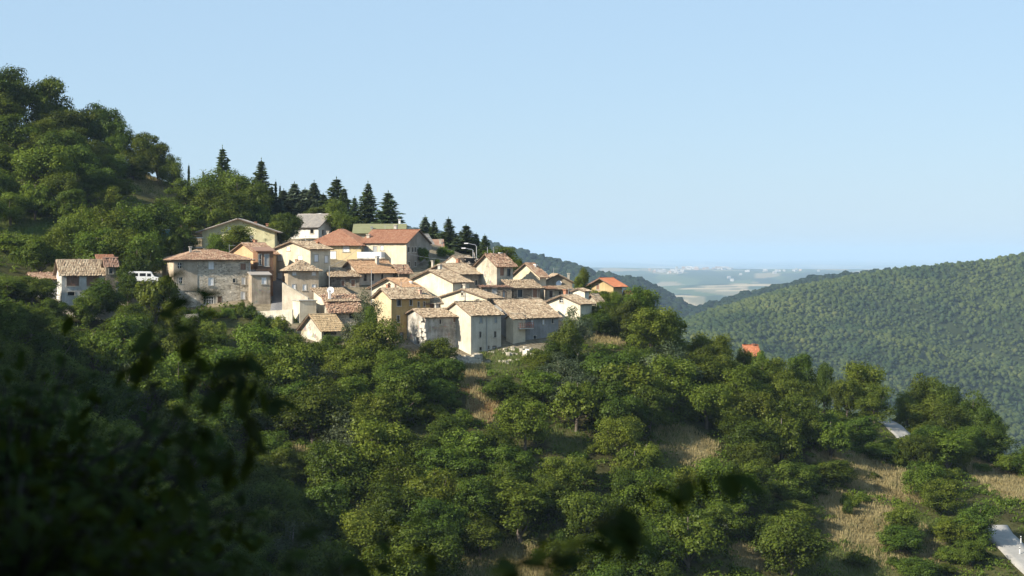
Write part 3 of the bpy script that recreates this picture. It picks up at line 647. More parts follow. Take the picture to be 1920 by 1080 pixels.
h = house('peach house whose plain gable shows behind the stone house', 431, 481, 518, 311, 475, 545, 456, 48, 'gu', wall=PEACH, pal='oldred', dirt=.12)
h = house('cream house with a wide gable and white shutters behind the dark-roofed house', 515, 582, 619, 309, 466.5, 535, 453, 45, 'gu', wall=CREAM, pal='old', dirt=.15,
    wins=[('L', 525, 483, 10, 12, 'shut'), ('L', 563, 483, 8, 8, 'shut'), ('L', 525, 517, 10, 11, 'shut'), ('F', 593, 484, 7, 13, 'shut'), ('F', 612, 486, 6, 13, 'shut'), ('L', 540.5, 466.5, 7, 6, 'shut')], chims=[(611, 455, 5, .3, BRICK)], ov=.5)
h = house('plastered house with a mottled dark roof and small white shuttered windows above the ramp', 535, 540, 597.5, 303, 505, 556, 489, 14, 'hip', W=6.5, wall=(.53, .45, .35), pal='old', dirt=.2,
    wins=[('F', 552, 511.5, 7, 9, 'shut'), ('F', 588.5, 512, 7, 9, 'shut'), ('F', 551, 538, 7, 10, 'shut'), ('F', 571, 539, 7, 11, 'shut'), ('F', 588.5, 539, 7, 11, 'shut'), ('R', 606, 515, 4, 8)], chims=[(556, 486, 4, .7, BRICK), (563, 487, 4, .8, STONE_D)], ov=.55)
h = house('pale villa with a wide grey gable roof and a balcony behind the leafy tree', 378, 379, 515, 334, 433, 478, 410.5, 3, 'gv', W=11, wall=(.70, .66, .42), pal='grey', dirt=.1, ov=.9, rough=.4,
    wins=[('F', 395, 446, 8, 9, 'shut'), ('F', 470, 447, 8, 10, 'shut'), ('F', 430, 428, 8, 7, 'shut')], chims=[(501, 419, 5, .3, BRICK), (479, 420, 5, .1, BRICK)])
for zf, zr in ((445, 434), (463, 453)): balcony(h, 'F', 361, 381, zf, zr, 1.6, 'bars', WOOD, WHITE)
h = house('white house with a pinkish roof in front of the dark conifers', 568, 569, 596, 353, 425, 447, 402, 38, 'gu', W=9, L=None, wall=WH, pal='grey', dirt=.1, wins=[('R', 610, 434, 5, 8)], rough=.5) if False else \
    house('white house with a greyish pink roof in front of the dark conifers', 540, 541, 597, 353, 425, 452, 402.5, -24, 'gu', W=8.5, wall=WH, pal='grey', dirt=.1, wins=[('F', 585, 434, 6, 7), ('R', 606, 436, 4, 9)], rough=.5, chims=[(601, 400, 5, .6, WHITE)])
h = house('yellow two-storey house under a broad red hipped roof', 574, 576, 677, 328, 458, 503, 430, -8, 'hip', W=12, L=None, wall=YEL, pal='red', dirt=.02, ov=.5, rough=.35,
    wins=[('F', 649, 465, 12, 14, 'shut'), ('F', 624, 478, 11, 14, 'shut')], chims=[(615, 433, 5, .3, TRIM)])
hy = h
h = house('long cream house joined to the yellow one with a pale boxed balcony', 676, 678, 762, 328, 455, 503, 432, -22, 'gu', shade_rmat=plaster((.36, .32, .27), .2), W=9.5, wall=(.70, .62, .47), pal='red', dirt=.02, ov=.35, rough=.35,  # darker right wall: the gable's shade is put into its plaster colour
    wins=[('F', 687, 467, 7, 10, 'shutg'), ('F', 703, 467, 7, 10, 'shutg'), ('F', 716, 465, 6, 8, 'shut'), ('F', 704, 490, 5, 9, 'shutb'), ('R', 766, 468, 3.5, 9), ('R', 773.5, 468, 3, 9), ('R', 779, 468, 3, 9), ('R', 786, 468, 3, 9), ('R', 767, 495, 3, 8), ('R', 779, 495, 3, 8)],
    chims=[(691, 439, 7, .18, TRIM)])
balcony(h, 'F', 677, 722, 484, 472.5, 1.5, 'panel', m_simple('pale_blue_paint', (.52, .58, .66), .5, 0, .1))
h = house('grey gabled building at the right end of the long red roof', 780, 798, 810, 338, 455, 500, 440, 44, 'gu', wall=(.45, .42, .38), pal='grey', wins=[('F', 803, 470, 3, 8)], rough=.5, ov=.3)
h = house('long low building with an olive green roof beneath the conifers', 664, 665, 757, 347, 436, 452, 420, 2, 'gu', W=9, wall=(.42, .37, .28), pal='green', notiles=True, chims=[(749, 411, 4, .55, WHITE), (697, 428, 3, .2, METAL)])
h = house('little brown-roofed house between the cream house and the spruces', 802, 803, 829, 346, 463, 482, 449, 5, 'gu', W=6, wall=(.50, .44, .34), pal='brown', notiles=True, wins=[('F', 815, 472, 10, 6)], chims=[(829, 448, 2, .2, TRIM)])
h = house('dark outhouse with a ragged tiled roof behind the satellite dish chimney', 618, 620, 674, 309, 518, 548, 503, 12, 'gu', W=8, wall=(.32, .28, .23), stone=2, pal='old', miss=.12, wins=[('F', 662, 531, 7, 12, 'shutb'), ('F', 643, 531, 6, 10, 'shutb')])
h = house('house with a smooth orange roof and three dark windows over the lower lane', 643, 673, 737, 311, 507, 548, 489, 42, 'gu', wall=(.56, .50, .42), pal='orange', dirt=.25, rough=.7,
    wins=[('F', 684.5, 520.5, 6, 13), ('F', 698.5, 520, 5, 13), ('F', 716.5, 519, 4, 12), ('L', 658, 520, 5, 7)], ov=.7)
h = house('small brick-red roofed outbuilding squeezed under the long cream house', 733, 748, 768, 315, 509, 530, 497.5, 40, 'gu', wall=(.4, .36, .3), stone=2, pal='oldred', miss=.1)
h = house('broad low house under a weathered roof with a satellite dish', 592, 618, 672, 293, 565, 592, 542, 20, 'shed', W=10, wall=PALE_C, pal='old', dirt=.15, ov=.5, chims=[(611.5, 544, 4.5, .12, WHITE)])
dish(h, .7, 2.2, h.roofz(.7, 2.2)+1.3, .55)
h = house('flat-roofed plastered garage box at the end of the ramp', 548.5, 562, 593, 294, 564.5, 596, 564, 24, 'flat', wall=PALE_C, dirt=.12, ov=.15)
h = house('half-collapsed house with a sagging tile roof behind the leaning tree', 618, 622, 674, 289, 585, 606, 556, 14, 'shed', W=7, wall=(.55, .5, .42), stone=1, pal='oldred', miss=.3, rough=2.2, wins=[('F', 660, 592, 10, 10, 'hole')], ov=.6)
h = house('barn with a bright straw-coloured sloping roof and an open dark front', 565, 603, 641, 284, 616, 642, 590, 44, 'shedl' if False else 'gu', wall=(.66, .62, .52), pal='tan', dirt=.3, old=True, wins=[('F', 619, 623, 24, 9, 'hole')], ov=.55, rough=.8)
h = house('small gabled house with a round vent and an orange-red roof', 696, 762, 790, 300, 541, 566, 522, 52, 'gu', wall=(.68, .62, .48), pal='orange', dirt=.2, wins=[('L', 729.5, 532.5, 4, 4, 'plain'), ('L', 742, 536, 3, 9, 'shutb')], chims=[(771, 529, 4, .2, WHITE)], ov=.55)
h = house('tall ochre house with narrow dark windows above the garden trees', 702, 734, 806, 287, 558, 644, 541.5, 36, 'gu', W=None, wall=OCH, pal='old', dirt=.12,
    wins=[('F', 748, 568, 7, 11), ('F', 770.5, 567.5, 4.5, 10), ('F', 785, 570.5, 2.5, 9), ('F', 795.5, 570, 2.5, 9), ('F', 746.5, 598, 4.5, 12), ('F', 753, 634, 5, 20, 'doorg'), ('F', 739, 614, 2.5, 5)], chims=[(788, 543, 6, .15, m_simple('pink_render', (.6, .38, .28), .9, 0, .1))])
# left gable of the ochre house has a paler face laid over it
m = MB(); m.poly([(-.02, 0, -1), (-.02, h.W, -1), (-.02, h.W, h.H-.05), (-.02, h.W/2, h.H+h.rise-.08), (-.02, 0, h.H-.05)]); m.poly([(-.005, 0, -1), (-.005, 0, h.H-.05), (-.005, h.W/2, h.H+h.rise-.08), (-.005, h.W, h.H-.05), (-.005, h.W, -1)])
m.build('pale_gable_face', plaster((.66, .55, .36), .2), h.root)
h = house('ruined house with a crumbling whitewashed gable and a jagged breach', 757, 798, 857, 284.5, 594, 656, 580, 36, 'gu', wall=(.56, .53, .48), pal='old', dirt=.5, old=True, miss=.03,
    wins=[('F', 825.5, 603, 3, 8), ('L', 784, 639, 6, 14, 'open'), ('F', 852, 600, 4, 8, 'shutb')])
br = MB(); rg = random.Random(5)
def jag(mb, cx, cy, pts, dx): mb.poly([(dx, cx+a, cy+b) for a, b in pts])
tt, zz = h.hit('L', 794, 628); vv = h.W-tt
pts = []
for k in range(18):
    a = 2*math.pi*k/18; pts.append((math.cos(a)*(.55+.35*rg.random()), math.sin(a)*(2.2+1.3*rg.random())))
m = MB(); n = len(pts); m.poly([(-.012, vv+a, zz+b) for a, b in reversed(pts)]); m.build('breach', m_simple('breach_dark', (.05, .045, .04), 1, 0, .5, 2), h.root)  # dark inside of the hole painted as a flat near-black sheet
m = MB()
for k in range(46):
    a = rg.choice(pts); s_ = .12+.22*rg.random(); y_ = vv+a[0]*rg.uniform(.5, 1.15); z_ = zz+a[1]*rg.uniform(.3, 1.1)
    m.box(-.16-.1*rg.random(), -.014, y_-s_, y_+s_, z_-s_*.7, z_+s_*.7)
m.build('broken_masonry', m_simple('chalky_stone', (.55, .51, .44), 1, 0, .35, 2), h.root)
h = house('tall narrow house with a pale sunlit side and a shaded three-storey front', 829, 883, 939.5, 285, 590, 669, 567, 39, 'gu', wall=(.60, .56, .47), pal='old', dirt=.12,
    wins=[('F', 902, 600, 4.5, 10, 'shutg'), ('F', 929.5, 600, 4.5, 10, 'shutg'), ('F', 900.5, 627.5, 3.5, 11), ('F', 928.5, 627, 4, 11), ('F', 901, 654, 4.5, 6), ('F', 927, 656.5, 5.5, 14, 'doorg'), ('F', 916.5, 651.5, 2.5, 6)], ov=.35)
m = MB(); tp, _ = h.hit('F', 912, 600); m.tube([(tp, -.12, h.H-.4), (tp, -.12, .2)], .06, 6); m.build('drainpipe', METAL, h.root)
h = house('cream gable with one tiny attic window directly behind the tall narrow house', 824, 913, 938, 294, 559, 600, 543, 53, 'gu', wall=(.71, .65, .51), pal='old', dirt=.1, wins=[('L', 866.5, 551.5, 3.5, 5)], ov=.4)
m = MB(); tp, zp = h.hit('L', 872, 555); m.tube([(-.2, h.W-tp, zp-1.2), (-.2, h.W-tp, zp+.6), (-.2, h.W-tp+.6, zp+.75)], .06, 6); m.build('flue_pipe', METAL, h.root)
h = house('tiny tiled porch building wedged right of the ochre house', 797, 799, 826, 291, 569, 600, 558, 10, 'shed', W=4, wall=(.45, .4, .33), pal='old', wins=[('F', 808.5, 575, 13, 10, 'shutb'), ('F', 820, 575, 3, 9)])
h = house('long low cream gable with weathered roof in the middle of the village', 764, 849, 880, 302, 528.5, 560, 507, 50, 'gu', wall=(.71, .65, .51), pal='old', dirt=.1, wins=[('F', 868.5, 533, 6, 9)], ov=.5)
h = house('house with a long mottled roof and a tall plastered chimney above the cream gable', 793, 862, 904, 310, 513, 552, 495, 50, 'gu', wall=(.42, .37, .31), pal='old', wins=[('F', 878, 527, 4, 9), ('F', 893, 530, 4, 9)], chims=[(811.5, 488.5, 5, .88, TRIM)], ov=.5)
h = house('roofless collapsed house with a broken pale gable near the street lamps', 829, 868, 900, 318, 495, 530, 480, 45, 'gu', wall=(.68, .64, .54), pal='old', dirt=.3, miss=.75, notiles=False, rough=2.5, ov=.1)
m = MB(); m.box(h.L*.1, h.L*.9, h.W*.02, h.W*.5, h.H-.1, h.H+h.rise*.75); m.build('attic_dark', m_simple('near_black', (.035, .03, .025), 1, 0, .5, 2), h.root)  # dark inside of the collapsed roof painted as a near-black box
m = MB(); rg = random.Random(9)
for k in range(16):
    u0 = rg.uniform(0, h.L); v0 = rg.uniform(0, h.W*.5); m.tube([(u0, v0-1, h.H+rg.uniform(0, 1)), (u0+rg.uniform(-2, 2), v0+1.5, h.H+rg.uniform(.2, 1.9))], .07+.06*rg.random(), 4)
m.build('fallen_beam', m_simple('grey_timber', (.36, .31, .25), 1, 0, .3, 2), h.root)
h = house('large damaged house with a patched red roof and boarded dark openings', 893, 931.5, 962, 311, 497, 540, 477, 44, 'gu', wall=(.62, .57, .46), pal='oldred', dirt=.3, old=True, L=None, rough=1.6,
    wins=[('F', 954, 511, 7, 15), ('F', 941, 509, 7, 16, 'shutb')], chims=[(940, 475, 3, .55, WHITE)], ov=.5)
h = house('cream house under a reddish sloping roof at the back edge of the village', 961, 1012, 1024, 317, 517, 560, 494, 50, 'gu', wall=(.68, .60, .45), pal='oldred', dirt=.15, chims=[(1005, 501, 5, .35, WHITE)], ov=.45)
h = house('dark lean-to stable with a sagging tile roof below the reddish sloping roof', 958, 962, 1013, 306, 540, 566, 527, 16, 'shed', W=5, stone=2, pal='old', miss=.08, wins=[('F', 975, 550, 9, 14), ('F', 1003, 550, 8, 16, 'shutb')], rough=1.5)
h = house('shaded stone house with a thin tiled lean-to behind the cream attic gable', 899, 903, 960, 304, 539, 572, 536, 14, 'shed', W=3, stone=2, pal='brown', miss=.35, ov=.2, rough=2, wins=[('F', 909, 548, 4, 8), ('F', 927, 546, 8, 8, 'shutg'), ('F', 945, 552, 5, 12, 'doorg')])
h = house('stone-coloured house with two chimneys and a white dish at the back', 1017, 1019, 1073, 322, 529, 560, 514.5, 4, 'gv', W=9, wall=(.46, .38, .28), pal='old', dirt=.2, wins=[('F', 1022, 539, 6, 7, 'shutb')], chims=[(1021, 509, 5, .3, TRIM), (1066, 512, 4, .3, TRIM)], ov=.5)
dish(h, h.L*.52, -.6, h.H-.2, .5); antenna(h, 1038, 502, 1.0)
h = house('low arcade shed with a curved tiled canopy right of the stone-coloured house', 1036, 1038, 1072, 314, 543, 566, 537, 6, 'shed', W=4, wall=(.60, .54, .43), pal='old', wins=[('F', 1050, 551, 4, 9), ('F', 1060, 551, 4, 9), ('F', 1067, 551, 3, 9)])
h = house('small annex with a dark door left of the arcade shed', 1023, 1025, 1040, 312, 542, 568, 538, 6, 'shed', W=4, wall=(.55, .48, .38), pal='oldred', wins=[('F', 1033, 551, 6, 12)])
h = house('bright cream house with a double attic window above the grey-green bush', 1022, 1088, 1110, 299, 569, 615, 554, 51, 'gu', wall=(.75, .69, .55), pal='old', dirt=.06, wins=[('L', 1052.5, 563.5, 7, 7, 'glass')], ov=.5)
h = house('white box-like loft with a small cap roof rising behind the bright cream house', 1074, 1096.5, 1104, 304, 546, 580, 541.5, 50, 'gu', wall=(.74, .70, .60), pal='old', dirt=.05, ov=.3)
h = house('low tiled wing stepping down to the right of the white loft', 1100, 1119, 1129, 309, 563, 590, 552, 50, 'gu', wall=(.6, .55, .45), pal='old', ov=.4)
h = house('low blue-grey shaded house with a red balcony under a broad weathered roof', 950, 964, 1047, 290.5, 595, 652, 563, 37, 'gu', W=10, wall=(.33, .335, .34), pal='old', dirt=.2,
    wins=[('F', 998, 604, 3.5, 9, 'shut'), ('F', 1019, 604, 3.5, 9, 'shut'), ('F', 970, 636, 6, 14, 'doorg'), ('F', 1003, 634, 5, 9), ('F', 973, 603, 7, 12, 'shutb'), ('F', 1036, 602, 3, 8)], ov=.45, chims=[(959, 566, 5, .75, STONE_D), (1000, 564, 9, .7, WHITE)])
balcony(h, 'F', 966, 991, 615, 605, 1.3, 'bars', m_simple('red_iron', (.30, .10, .06), .7, 0, .2))
h = house('pale sunlit side wing against the blue-grey house with the balcony', 949, 962.5, 985, 289.5, 597, 640, 590, 39, 'gu', W=None, wall=(.70, .62, .47), pal='old', dirt=.1, ov=.2)
h = house('timber-fronted yellow house with an orange-red roof at the right end of the village', 1108, 1150, 1166, 329, 534.5, 560, 522, 48, 'gu', wall=(.52, .40, .22), pal='brightred', dirt=.15, rough=.4, wins=[('L', 1121, 538, 5, 10, 'shutb')], ov=.8)
h = house('half-hidden red-roofed shed among trees right of the timber-fronted house', 1168, 1178, 1184, 335, 556, 578, 547, 48, 'gu', wall=(.4, .36, .3), pal='brightred', ov=.5)
h = house('lone house with a steep orange roof standing in the trees away from the village', 1398, 1400, 1428, 318, 668, 700, 648, 8, 'gu', W=5, wall=(.62, .55, .42), pal='brightred', dirt=.1, rough=.3, chims=[(1413, 645, 4, .45, BRICK)], ov=.1, group=None)

# more chimneys and aerials, as dotted over the roofs in the photograph
byl = {h_.root['label']: h_ for h_ in HOUSES}
for key, kind, px, top, vf in (('ochre', 'c', 728, 540, .7), ('tall narrow house with', 'c', 912, 566, .75), ('house with a long mottled', 'c', 860, 492, .6), ('long low cream gable', 'c', 838, 508, .6), ('cream gable with one', 'c', 905, 541, .7), ('peach house', 'c', 500, 452, .7),
  ('house with a smooth orange', 'c', 707, 527 - 28, .3), ('ruined house with a crumbling', 'c', 818, 577, .7), ('bright cream', 'c', 1084, 552, .7), ('long cream house joined', 'c', 742, 430, .6), ('cream house with a wide', 'a', 573, 441, None), ('ochre', 'a', 752, 528, None), ('tall narrow house with', 'a', 872, 553, None), ('house with a smooth orange', 'a', 690, 478, None), ('long cream house joined', 'a', 722, 421, None), ('house with a long mottled', 'a', 842, 482, None), ('large damaged', 'a', 925, 463, None), ('bright cream', 'a', 1066, 540, None), ('large grey rubble', 'a', 430, 458, None)):
    h_ = next(v for k, v in byl.items() if key in k)
    if kind == 'a': antenna(h_, px, top); continue
    v = h_.W*vf; kk = (px-960)/F; u = min(max((kk*(h_.y0+v*h_.c)-(h_.x0-v*h_.s))/(h_.c-kk*h_.s), .5), h_.L-.5); zb = h_.roofz(u, v); chimney(h_.roof, u, v, zb-.3, zb+.85+.3*random.random(), .5, random.choice([BRICK, TRIM, CONC]))
# ------------------------------------------------------------------ walls, ramp, ruins
def wallrun(name, label, cat, pts, th, mat, jag=0, seed=1, group=None):
    """pts: (px, py_top, py_bottom, Y)"""
    rg = random.Random(seed); m = MB(); W = [(P(a, t, y_), P(a, b, y_)) for a, t, b, y_ in pts]
    for (t0, b0), (t1, b1) in zip(W[:-1], W[1:]):
        d = Vector((t1[0]-t0[0], t1[1]-t0[1])); L_ = d.length; d.normalize(); nn = Vector((-d.y, d.x))*th; n = max(1, int(L_/.6)) if jag else 1
        for i_ in range(n):
            f0, f1 = i_/n, (i_+1)/n; q = rg.uniform(-jag, jag*.3) if jag else 0
            a = [t0[k]+(t1[k]-t0[k])*f0 for k in range(3)]; b = [t0[k]+(t1[k]-t0[k])*f1 for k in range(3)]; bz = b0[2]+(b1[2]-b0[2])*f0-2.2
            n_ = len(m.v)
            m.v += [(a[0], a[1], bz), (b[0], b[1], bz), (b[0]+nn.x, b[1]+nn.y, bz), (a[0]+nn.x, a[1]+nn.y, bz), (a[0], a[1], a[2]+q), (b[0], b[1], b[2]+q), (b[0]+nn.x, b[1]+nn.y, b[2]+q), (a[0]+nn.x, a[1]+nn.y, a[2]+q)]
            for f in ((4, 5, 6, 7), (0, 1, 5, 4), (1, 2, 6, 5), (2, 3, 7, 6), (3, 0, 4, 7)): m.f.append(tuple(n_+k for k in f)); m.r.append(.5)
    return tag(m.build(name, mat), label, cat, group)
wallrun('ramp_wall', 'plastered ramp wall sloping down beside the shaded lane', 'wall', [(529, 530, 580, 300), (577, 558, 588, 297)], .4, plaster((.52, .47, .39), .2))
wallrun('low_wall', 'low pale wall along the lawn edge below the lane', 'wall', [(478, 584, 592, 296), (548, 580, 590, 293.5)], .35, plaster((.66, .62, .52), .2))
wallrun('retaining_wall', 'rubble retaining wall under the small white house', 'wall', [(112, 582, 604, 284), (160, 577, 604, 283), (218, 584, 606, 284)], .6, STONE, .12, 3)
wallrun('road_wall', 'grey parapet wall under the parked camper van', 'wall', [(222, 543, 566, 292), (275, 542, 564, 293)], .4, plaster((.42, .38, .32), .3), 0, 4)
wallrun('street_wall', 'long low parapet in front of the large stone house', 'wall', [(318, 592, 600, 291.5), (372, 588, 597, 292)], .3, plaster((.5, .47, .42), .3))
wallrun('ruined_enclosure', 'roofless square ruin of pale stone below the tall narrow house', 'ruin', [(842, 671, 688, 282.5), (857, 664, 692, 278), (881, 667, 692, 279), (905, 663, 688, 280.5), (893, 661, 680, 287)], .6, m_stone('pale_rubble', (.50, .46, .38), (.55, .5, .42)), .35, 6)
wallrun('broken_wall_stub', 'broken white wall stub in the rubble under the blue-grey house', 'ruin', [(988, 654, 672, 284), (997, 656, 672, 285)], .8, m_simple('chalk', (.62, .58, .5), 1, 0, .3, 2), .3, 8)
def rubble(px, py, n, spread, label, seed):
    rg = random.Random(seed); m = MB(); x, y, z = ground_at(px, py)
    for _ in range(n):
        a, b = rg.gauss(0, spread), rg.gauss(0, spread*.5); s_ = rg.uniform(.12, .38); zz = hz(x+a, y+b)
        k = 6; pts = [(x+a+s_*math.cos(2*math.pi*i_/k+rg.random()*.5)*rg.uniform(.7, 1.1), y+b+s_*math.sin(2*math.pi*i_/k)*rg.uniform(.7, 1.1)) for i_ in range(k)]; m.prism(pts, zz-.2, zz+s_*rg.uniform(.5, 1.3))
    return tag(m.build('rubble', m_simple('rubble_stone_light', (.42, .38, .31), 1, 0, .3, 2)), kind='stuff')
rubble(965, 661, 30, 1.9, '', 1); rubble(950, 680, 16, 1.2, '', 2)

# ------------------------------------------------------------------ street furniture, camper van, shed
def lamp(px, ptop, pbot, Y, phead, label):
    x, y, z = P(px, pbot, Y); zt = P(px, ptop, Y)[2]; hx = P(phead[0], phead[1], Y)
    root = empty('street_lamp', (x, y, z)); tag(root, label, 'street lamp', 'street lamps on the ridge')
    m = MB(); H = zt-z; dx = hx[0]-x; dz = hx[2]-z
    m.tube([(0, 0, -6), (0, 0, H*.8), (dx*.12, 0, H*.95), (dx*.45, 0, H), (dx*.85, 0, dz+.02)], [.09, .075, .07, .06, .05], 6); m.build('pole', METAL, root)
    b = MB(); b.box(dx*1.05-.35, dx*1.05+.35, -.15, .15, dz-.06, dz+.10); b.build('lamp_head', SHUTW, root)
lamp(893.5, 458, 480, 322, (875, 456.5), 'taller curved street lamp beside the collapsed gable')
lamp(887, 467, 480, 320, (870, 465.5), 'shorter curved street lamp beside the collapsed gable')
def pole(px, pt, pb, Y, label):
    x, y, z = P(px, pb, Y); m = MB(); zt = P(px, pt, Y)[2]-z; m.tube([(0, 0, -3), (0, 0, zt)], [.07, .05], 6); o = m.build('utility_pole', METAL, None, (x, y, z)); tag(o, label, 'pole', 'thin poles among the houses')
pole(696.5, 506, 536, 302, 'thin pale pole in front of the three dark windows')
pole(617.5, 498, 548, 297, 'thin pole at the corner of the mottled dark roof')
pole(829, 448, 475, 343, 'thin pole beside the little brown-roofed house')
pole(914, 463, 478, 325, 'thin pole on the ridge before the smallest spruce')
def span(a, b, sag, label):
    a, b = Vector(a), Vector(b); m = MB(); m.tube([a.lerp(b, t)-Vector((0, 0, sag*4*t*(1-t))) for t in np.linspace(0, 1, 14)], .022, 4); tag(m.build('overhead_wire', METAL), label, 'wire')
span(P(762, 475, 325), P(908, 486, 330), .6, 'thin overhead wire from the long cream house towards the lamps')
span(P(678, 460, 325), P(617.5, 500, 300), .4, 'thin overhead wire from the yellow house to the corner pole')
# camper van
x, y, z = P(268, 531.5, 296.5); van = empty('camper_van', (x, y, z), R(6)); van.scale = (.84, .84, .84); tag(van, 'white camper van parked under the trees left of the stone house', 'van')
b = MB(); prof = [(-2.6, .45), (2.7, .45), (2.75, 1.15), (2.1, 1.25), (1.55, 1.95), (1.3, 2.2), (-2.5, 2.25), (-2.65, 1.9)]
for (x1, z1), (x2, z2) in zip(prof, prof[1:]+prof[:1]): b.quad((x1, 0, z1), (x1, 1.9, z1), (x2, 1.9, z2), (x2, 0, z2))
b.poly([(a, 0, c_) for a, c_ in prof]); b.poly([(a, 1.9, c_) for a, c_ in reversed(prof)]); body = b.build('body', WHITE, van)
for a, b_, z0_, z1_ in ((-2.2, -.9, 1.35, 1.9), (-.6, .5, 1.35, 1.9), (.75, 1.45, 1.3, 1.85)):
    m = MB(); m.box(a, b_, -.02, -.004, z0_, z1_); m.build('side_window', GLASSD, van)
m = MB(); m.quad((2.06, .15, 1.34), (2.06, 1.75, 1.34), (1.62, 1.75, 1.9), (1.62, .15, 1.9)); o = m.build('windscreen', GLASSD, van); o.location.x = .03; o.location.z = .02
for a in (-1.7, 1.75):
    for yy in (-.03, 1.73):
        m = MB(); k = 14; c1 = [(a+.36*math.cos(2*math.pi*i_/k), yy, .36+.36*math.sin(2*math.pi*i_/k)) for i_ in range(k)]; c2 = [(p[0], yy+.2, p[2]) for p in c1]
        for i_ in range(k): m.quad(c1[i_], c1[(i_+1) % k], c2[(i_+1) % k], c2[i_])
        m.poly(c1); m.poly(list(reversed(c2))); w_ = m.build('wheel', BLACK, van)
        m = MB(); m.poly([(a+.2*math.cos(2*math.pi*i_/k), yy-.01, .36+.2*math.sin(2*math.pi*i_/k)) for i_ in range(k)]); m.build('hubcap', METAL, w_)
m = MB(); m.box(2.76, 2.82, .2, .45, .75, .9); m.build('headlight', SHUTW, van); m = MB(); m.box(2.76, 2.82, 1.45, 1.7, .75, .9); m.build('headlight', SHUTW, van)
# the dark pickup half hidden in shade next to it
x, y, z = P(247, 531, 297); car = empty('parked_car', (x, y, z), R(6)); tag(car, 'pale car in deep shade directly left of the camper van', 'car')
b = MB(); prof = [(-1.9, .3), (1.9, .3), (1.95, .8), (1.1, .9), (.6, 1.4), (-1.1, 1.42), (-1.7, .95), (-1.95, .85)]
for (x1, z1), (x2, z2) in zip(prof, prof[1:]+prof[:1]): b.quad((x1, 0, z1), (x1, 1.7, z1), (x2, 1.7, z2), (x2, 0, z2))
b.poly([(a, 0, c_) for a, c_ in prof]); b.poly([(a, 1.7, c_) for a, c_ in reversed(prof)]); b.build('body', m_simple('silver_paint', (.45, .46, .47), .35, .2, .05), car)
for a, b_ in ((-1.05, -.2), (-.1, .55)): m = MB(); m.box(a, b_, -.02, -.004, .95, 1.3); m.build('side_window', GLASSD, car)
for a in (-1.2, 1.2):
    m = MB(); k = 12; c1 = [(a+.3*math.cos(2*math.pi*i_/k), -.02, .3+.3*math.sin(2*math.pi*i_/k)) for i_ in range(k)]; m.poly(c1); c2 = [(p[0], .2, p[2]) for p in c1]
    for i_ in range(k): m.quad(c1[i_], c1[(i_+1) % k], c2[(i_+1) % k], c2[i_])
    m.build('wheel', BLACK, car)
# teal shed
x, y, z = P(303, 456, 326); sh = empty('garden_shed', (x, y, z)); tag(sh, 'small teal shed half hidden in dark trees up the slope', 'shed')
m = MB(); m.box(0, 1.1, 0, 1.5, -1, 2.3); m.build('wall', TEAL, sh); m = MB(); m.box(-.1, 1.2, -.15, 1.6, 2.303, 2.4); m.build('roof', METAL, sh); m = MB(); m.box(.3, .75, -.03, -.004, 1.35, 1.85); m.build('window', GLASSD, sh)
m = MB(); m.box(.25, .85, -.03, -.004, -.2, 1.2); m.build('door', m_simple('dark_teal', (.03, .09, .10), .6), sh)
# roadside marker posts on the lower right road
for i_, (px, py, lb) in enumerate(((1914, 1020, 'marker post farthest up the bend of the lower right road'), (1912, 1040, 'marker post nearest the bottom of the lower right road'))):
    x, y, z = ground_at(px, py); rt = empty('marker_post', (x, y, z)); tag(rt, lb, 'marker post', 'marker posts by the road')
    m = MB(); m.box(-.06, .06, -.05, .05, -.3, .95); m.build('post', WHITE, rt); m = MB(); m.box(-.062, .062, -.052, .052, .7, .82); m.build('band', BLACK, rt)
# hazy town on the plain
TM = m_simple('town_wall', (.42, .39, .35), .9, 0, .1); TT = TILE['oldred']
rg = random.Random(3); tv = []
for px, py, n, sp, sy, base in ((1300, 505, 20, 26, 4, 15000), (1350, 504, 16, 22, 3, 15500), (1270, 512, 12, 16, 3, 13000), (1235, 514, 8, 20, 4, 13000), (1420, 516, 8, 40, 4, 12500), (1500, 512, 8, 40, 3, 13500), (1368, 523, 4, 8, 1, 10500)):
    for _ in range(n):
        a = px+rg.gauss(0, sp*.6); Y_ = base*rg.uniform(.94, 1.06); x = (a-960)/F*Y_; z = hz(x, Y_); s_ = Y_/13000
        w_, d_, h_ = rg.uniform(12, 32)*s_, rg.uniform(10, 16)*s_, rg.uniform(6, 14)*s_
        m = MB(); m.box(-w_/2, w_/2, -d_/2, d_/2, -20, h_); m.poly([(-w_/2, -d_/2-1, h_+.1), (w_/2, -d_/2-1, h_+.1), (w_/2, 0, h_+4*s_), (-w_/2, 0, h_+4*s_)]); m.poly([(w_/2, d_/2+1, h_+.1), (-w_/2, d_/2+1, h_+.1), (-w_/2, 0, h_+4*s_), (w_/2, 0, h_+4*s_)])
        o = m.build('town_building', TM if rg.random() < .8 else TT, None, (x, Y_, z)); o.rotation_euler.z = rg.uniform(-.5, .5)
        tag(o, 'tiny pale building of the hazy town far out on the plain', 'building', 'pale buildings of the distant town')
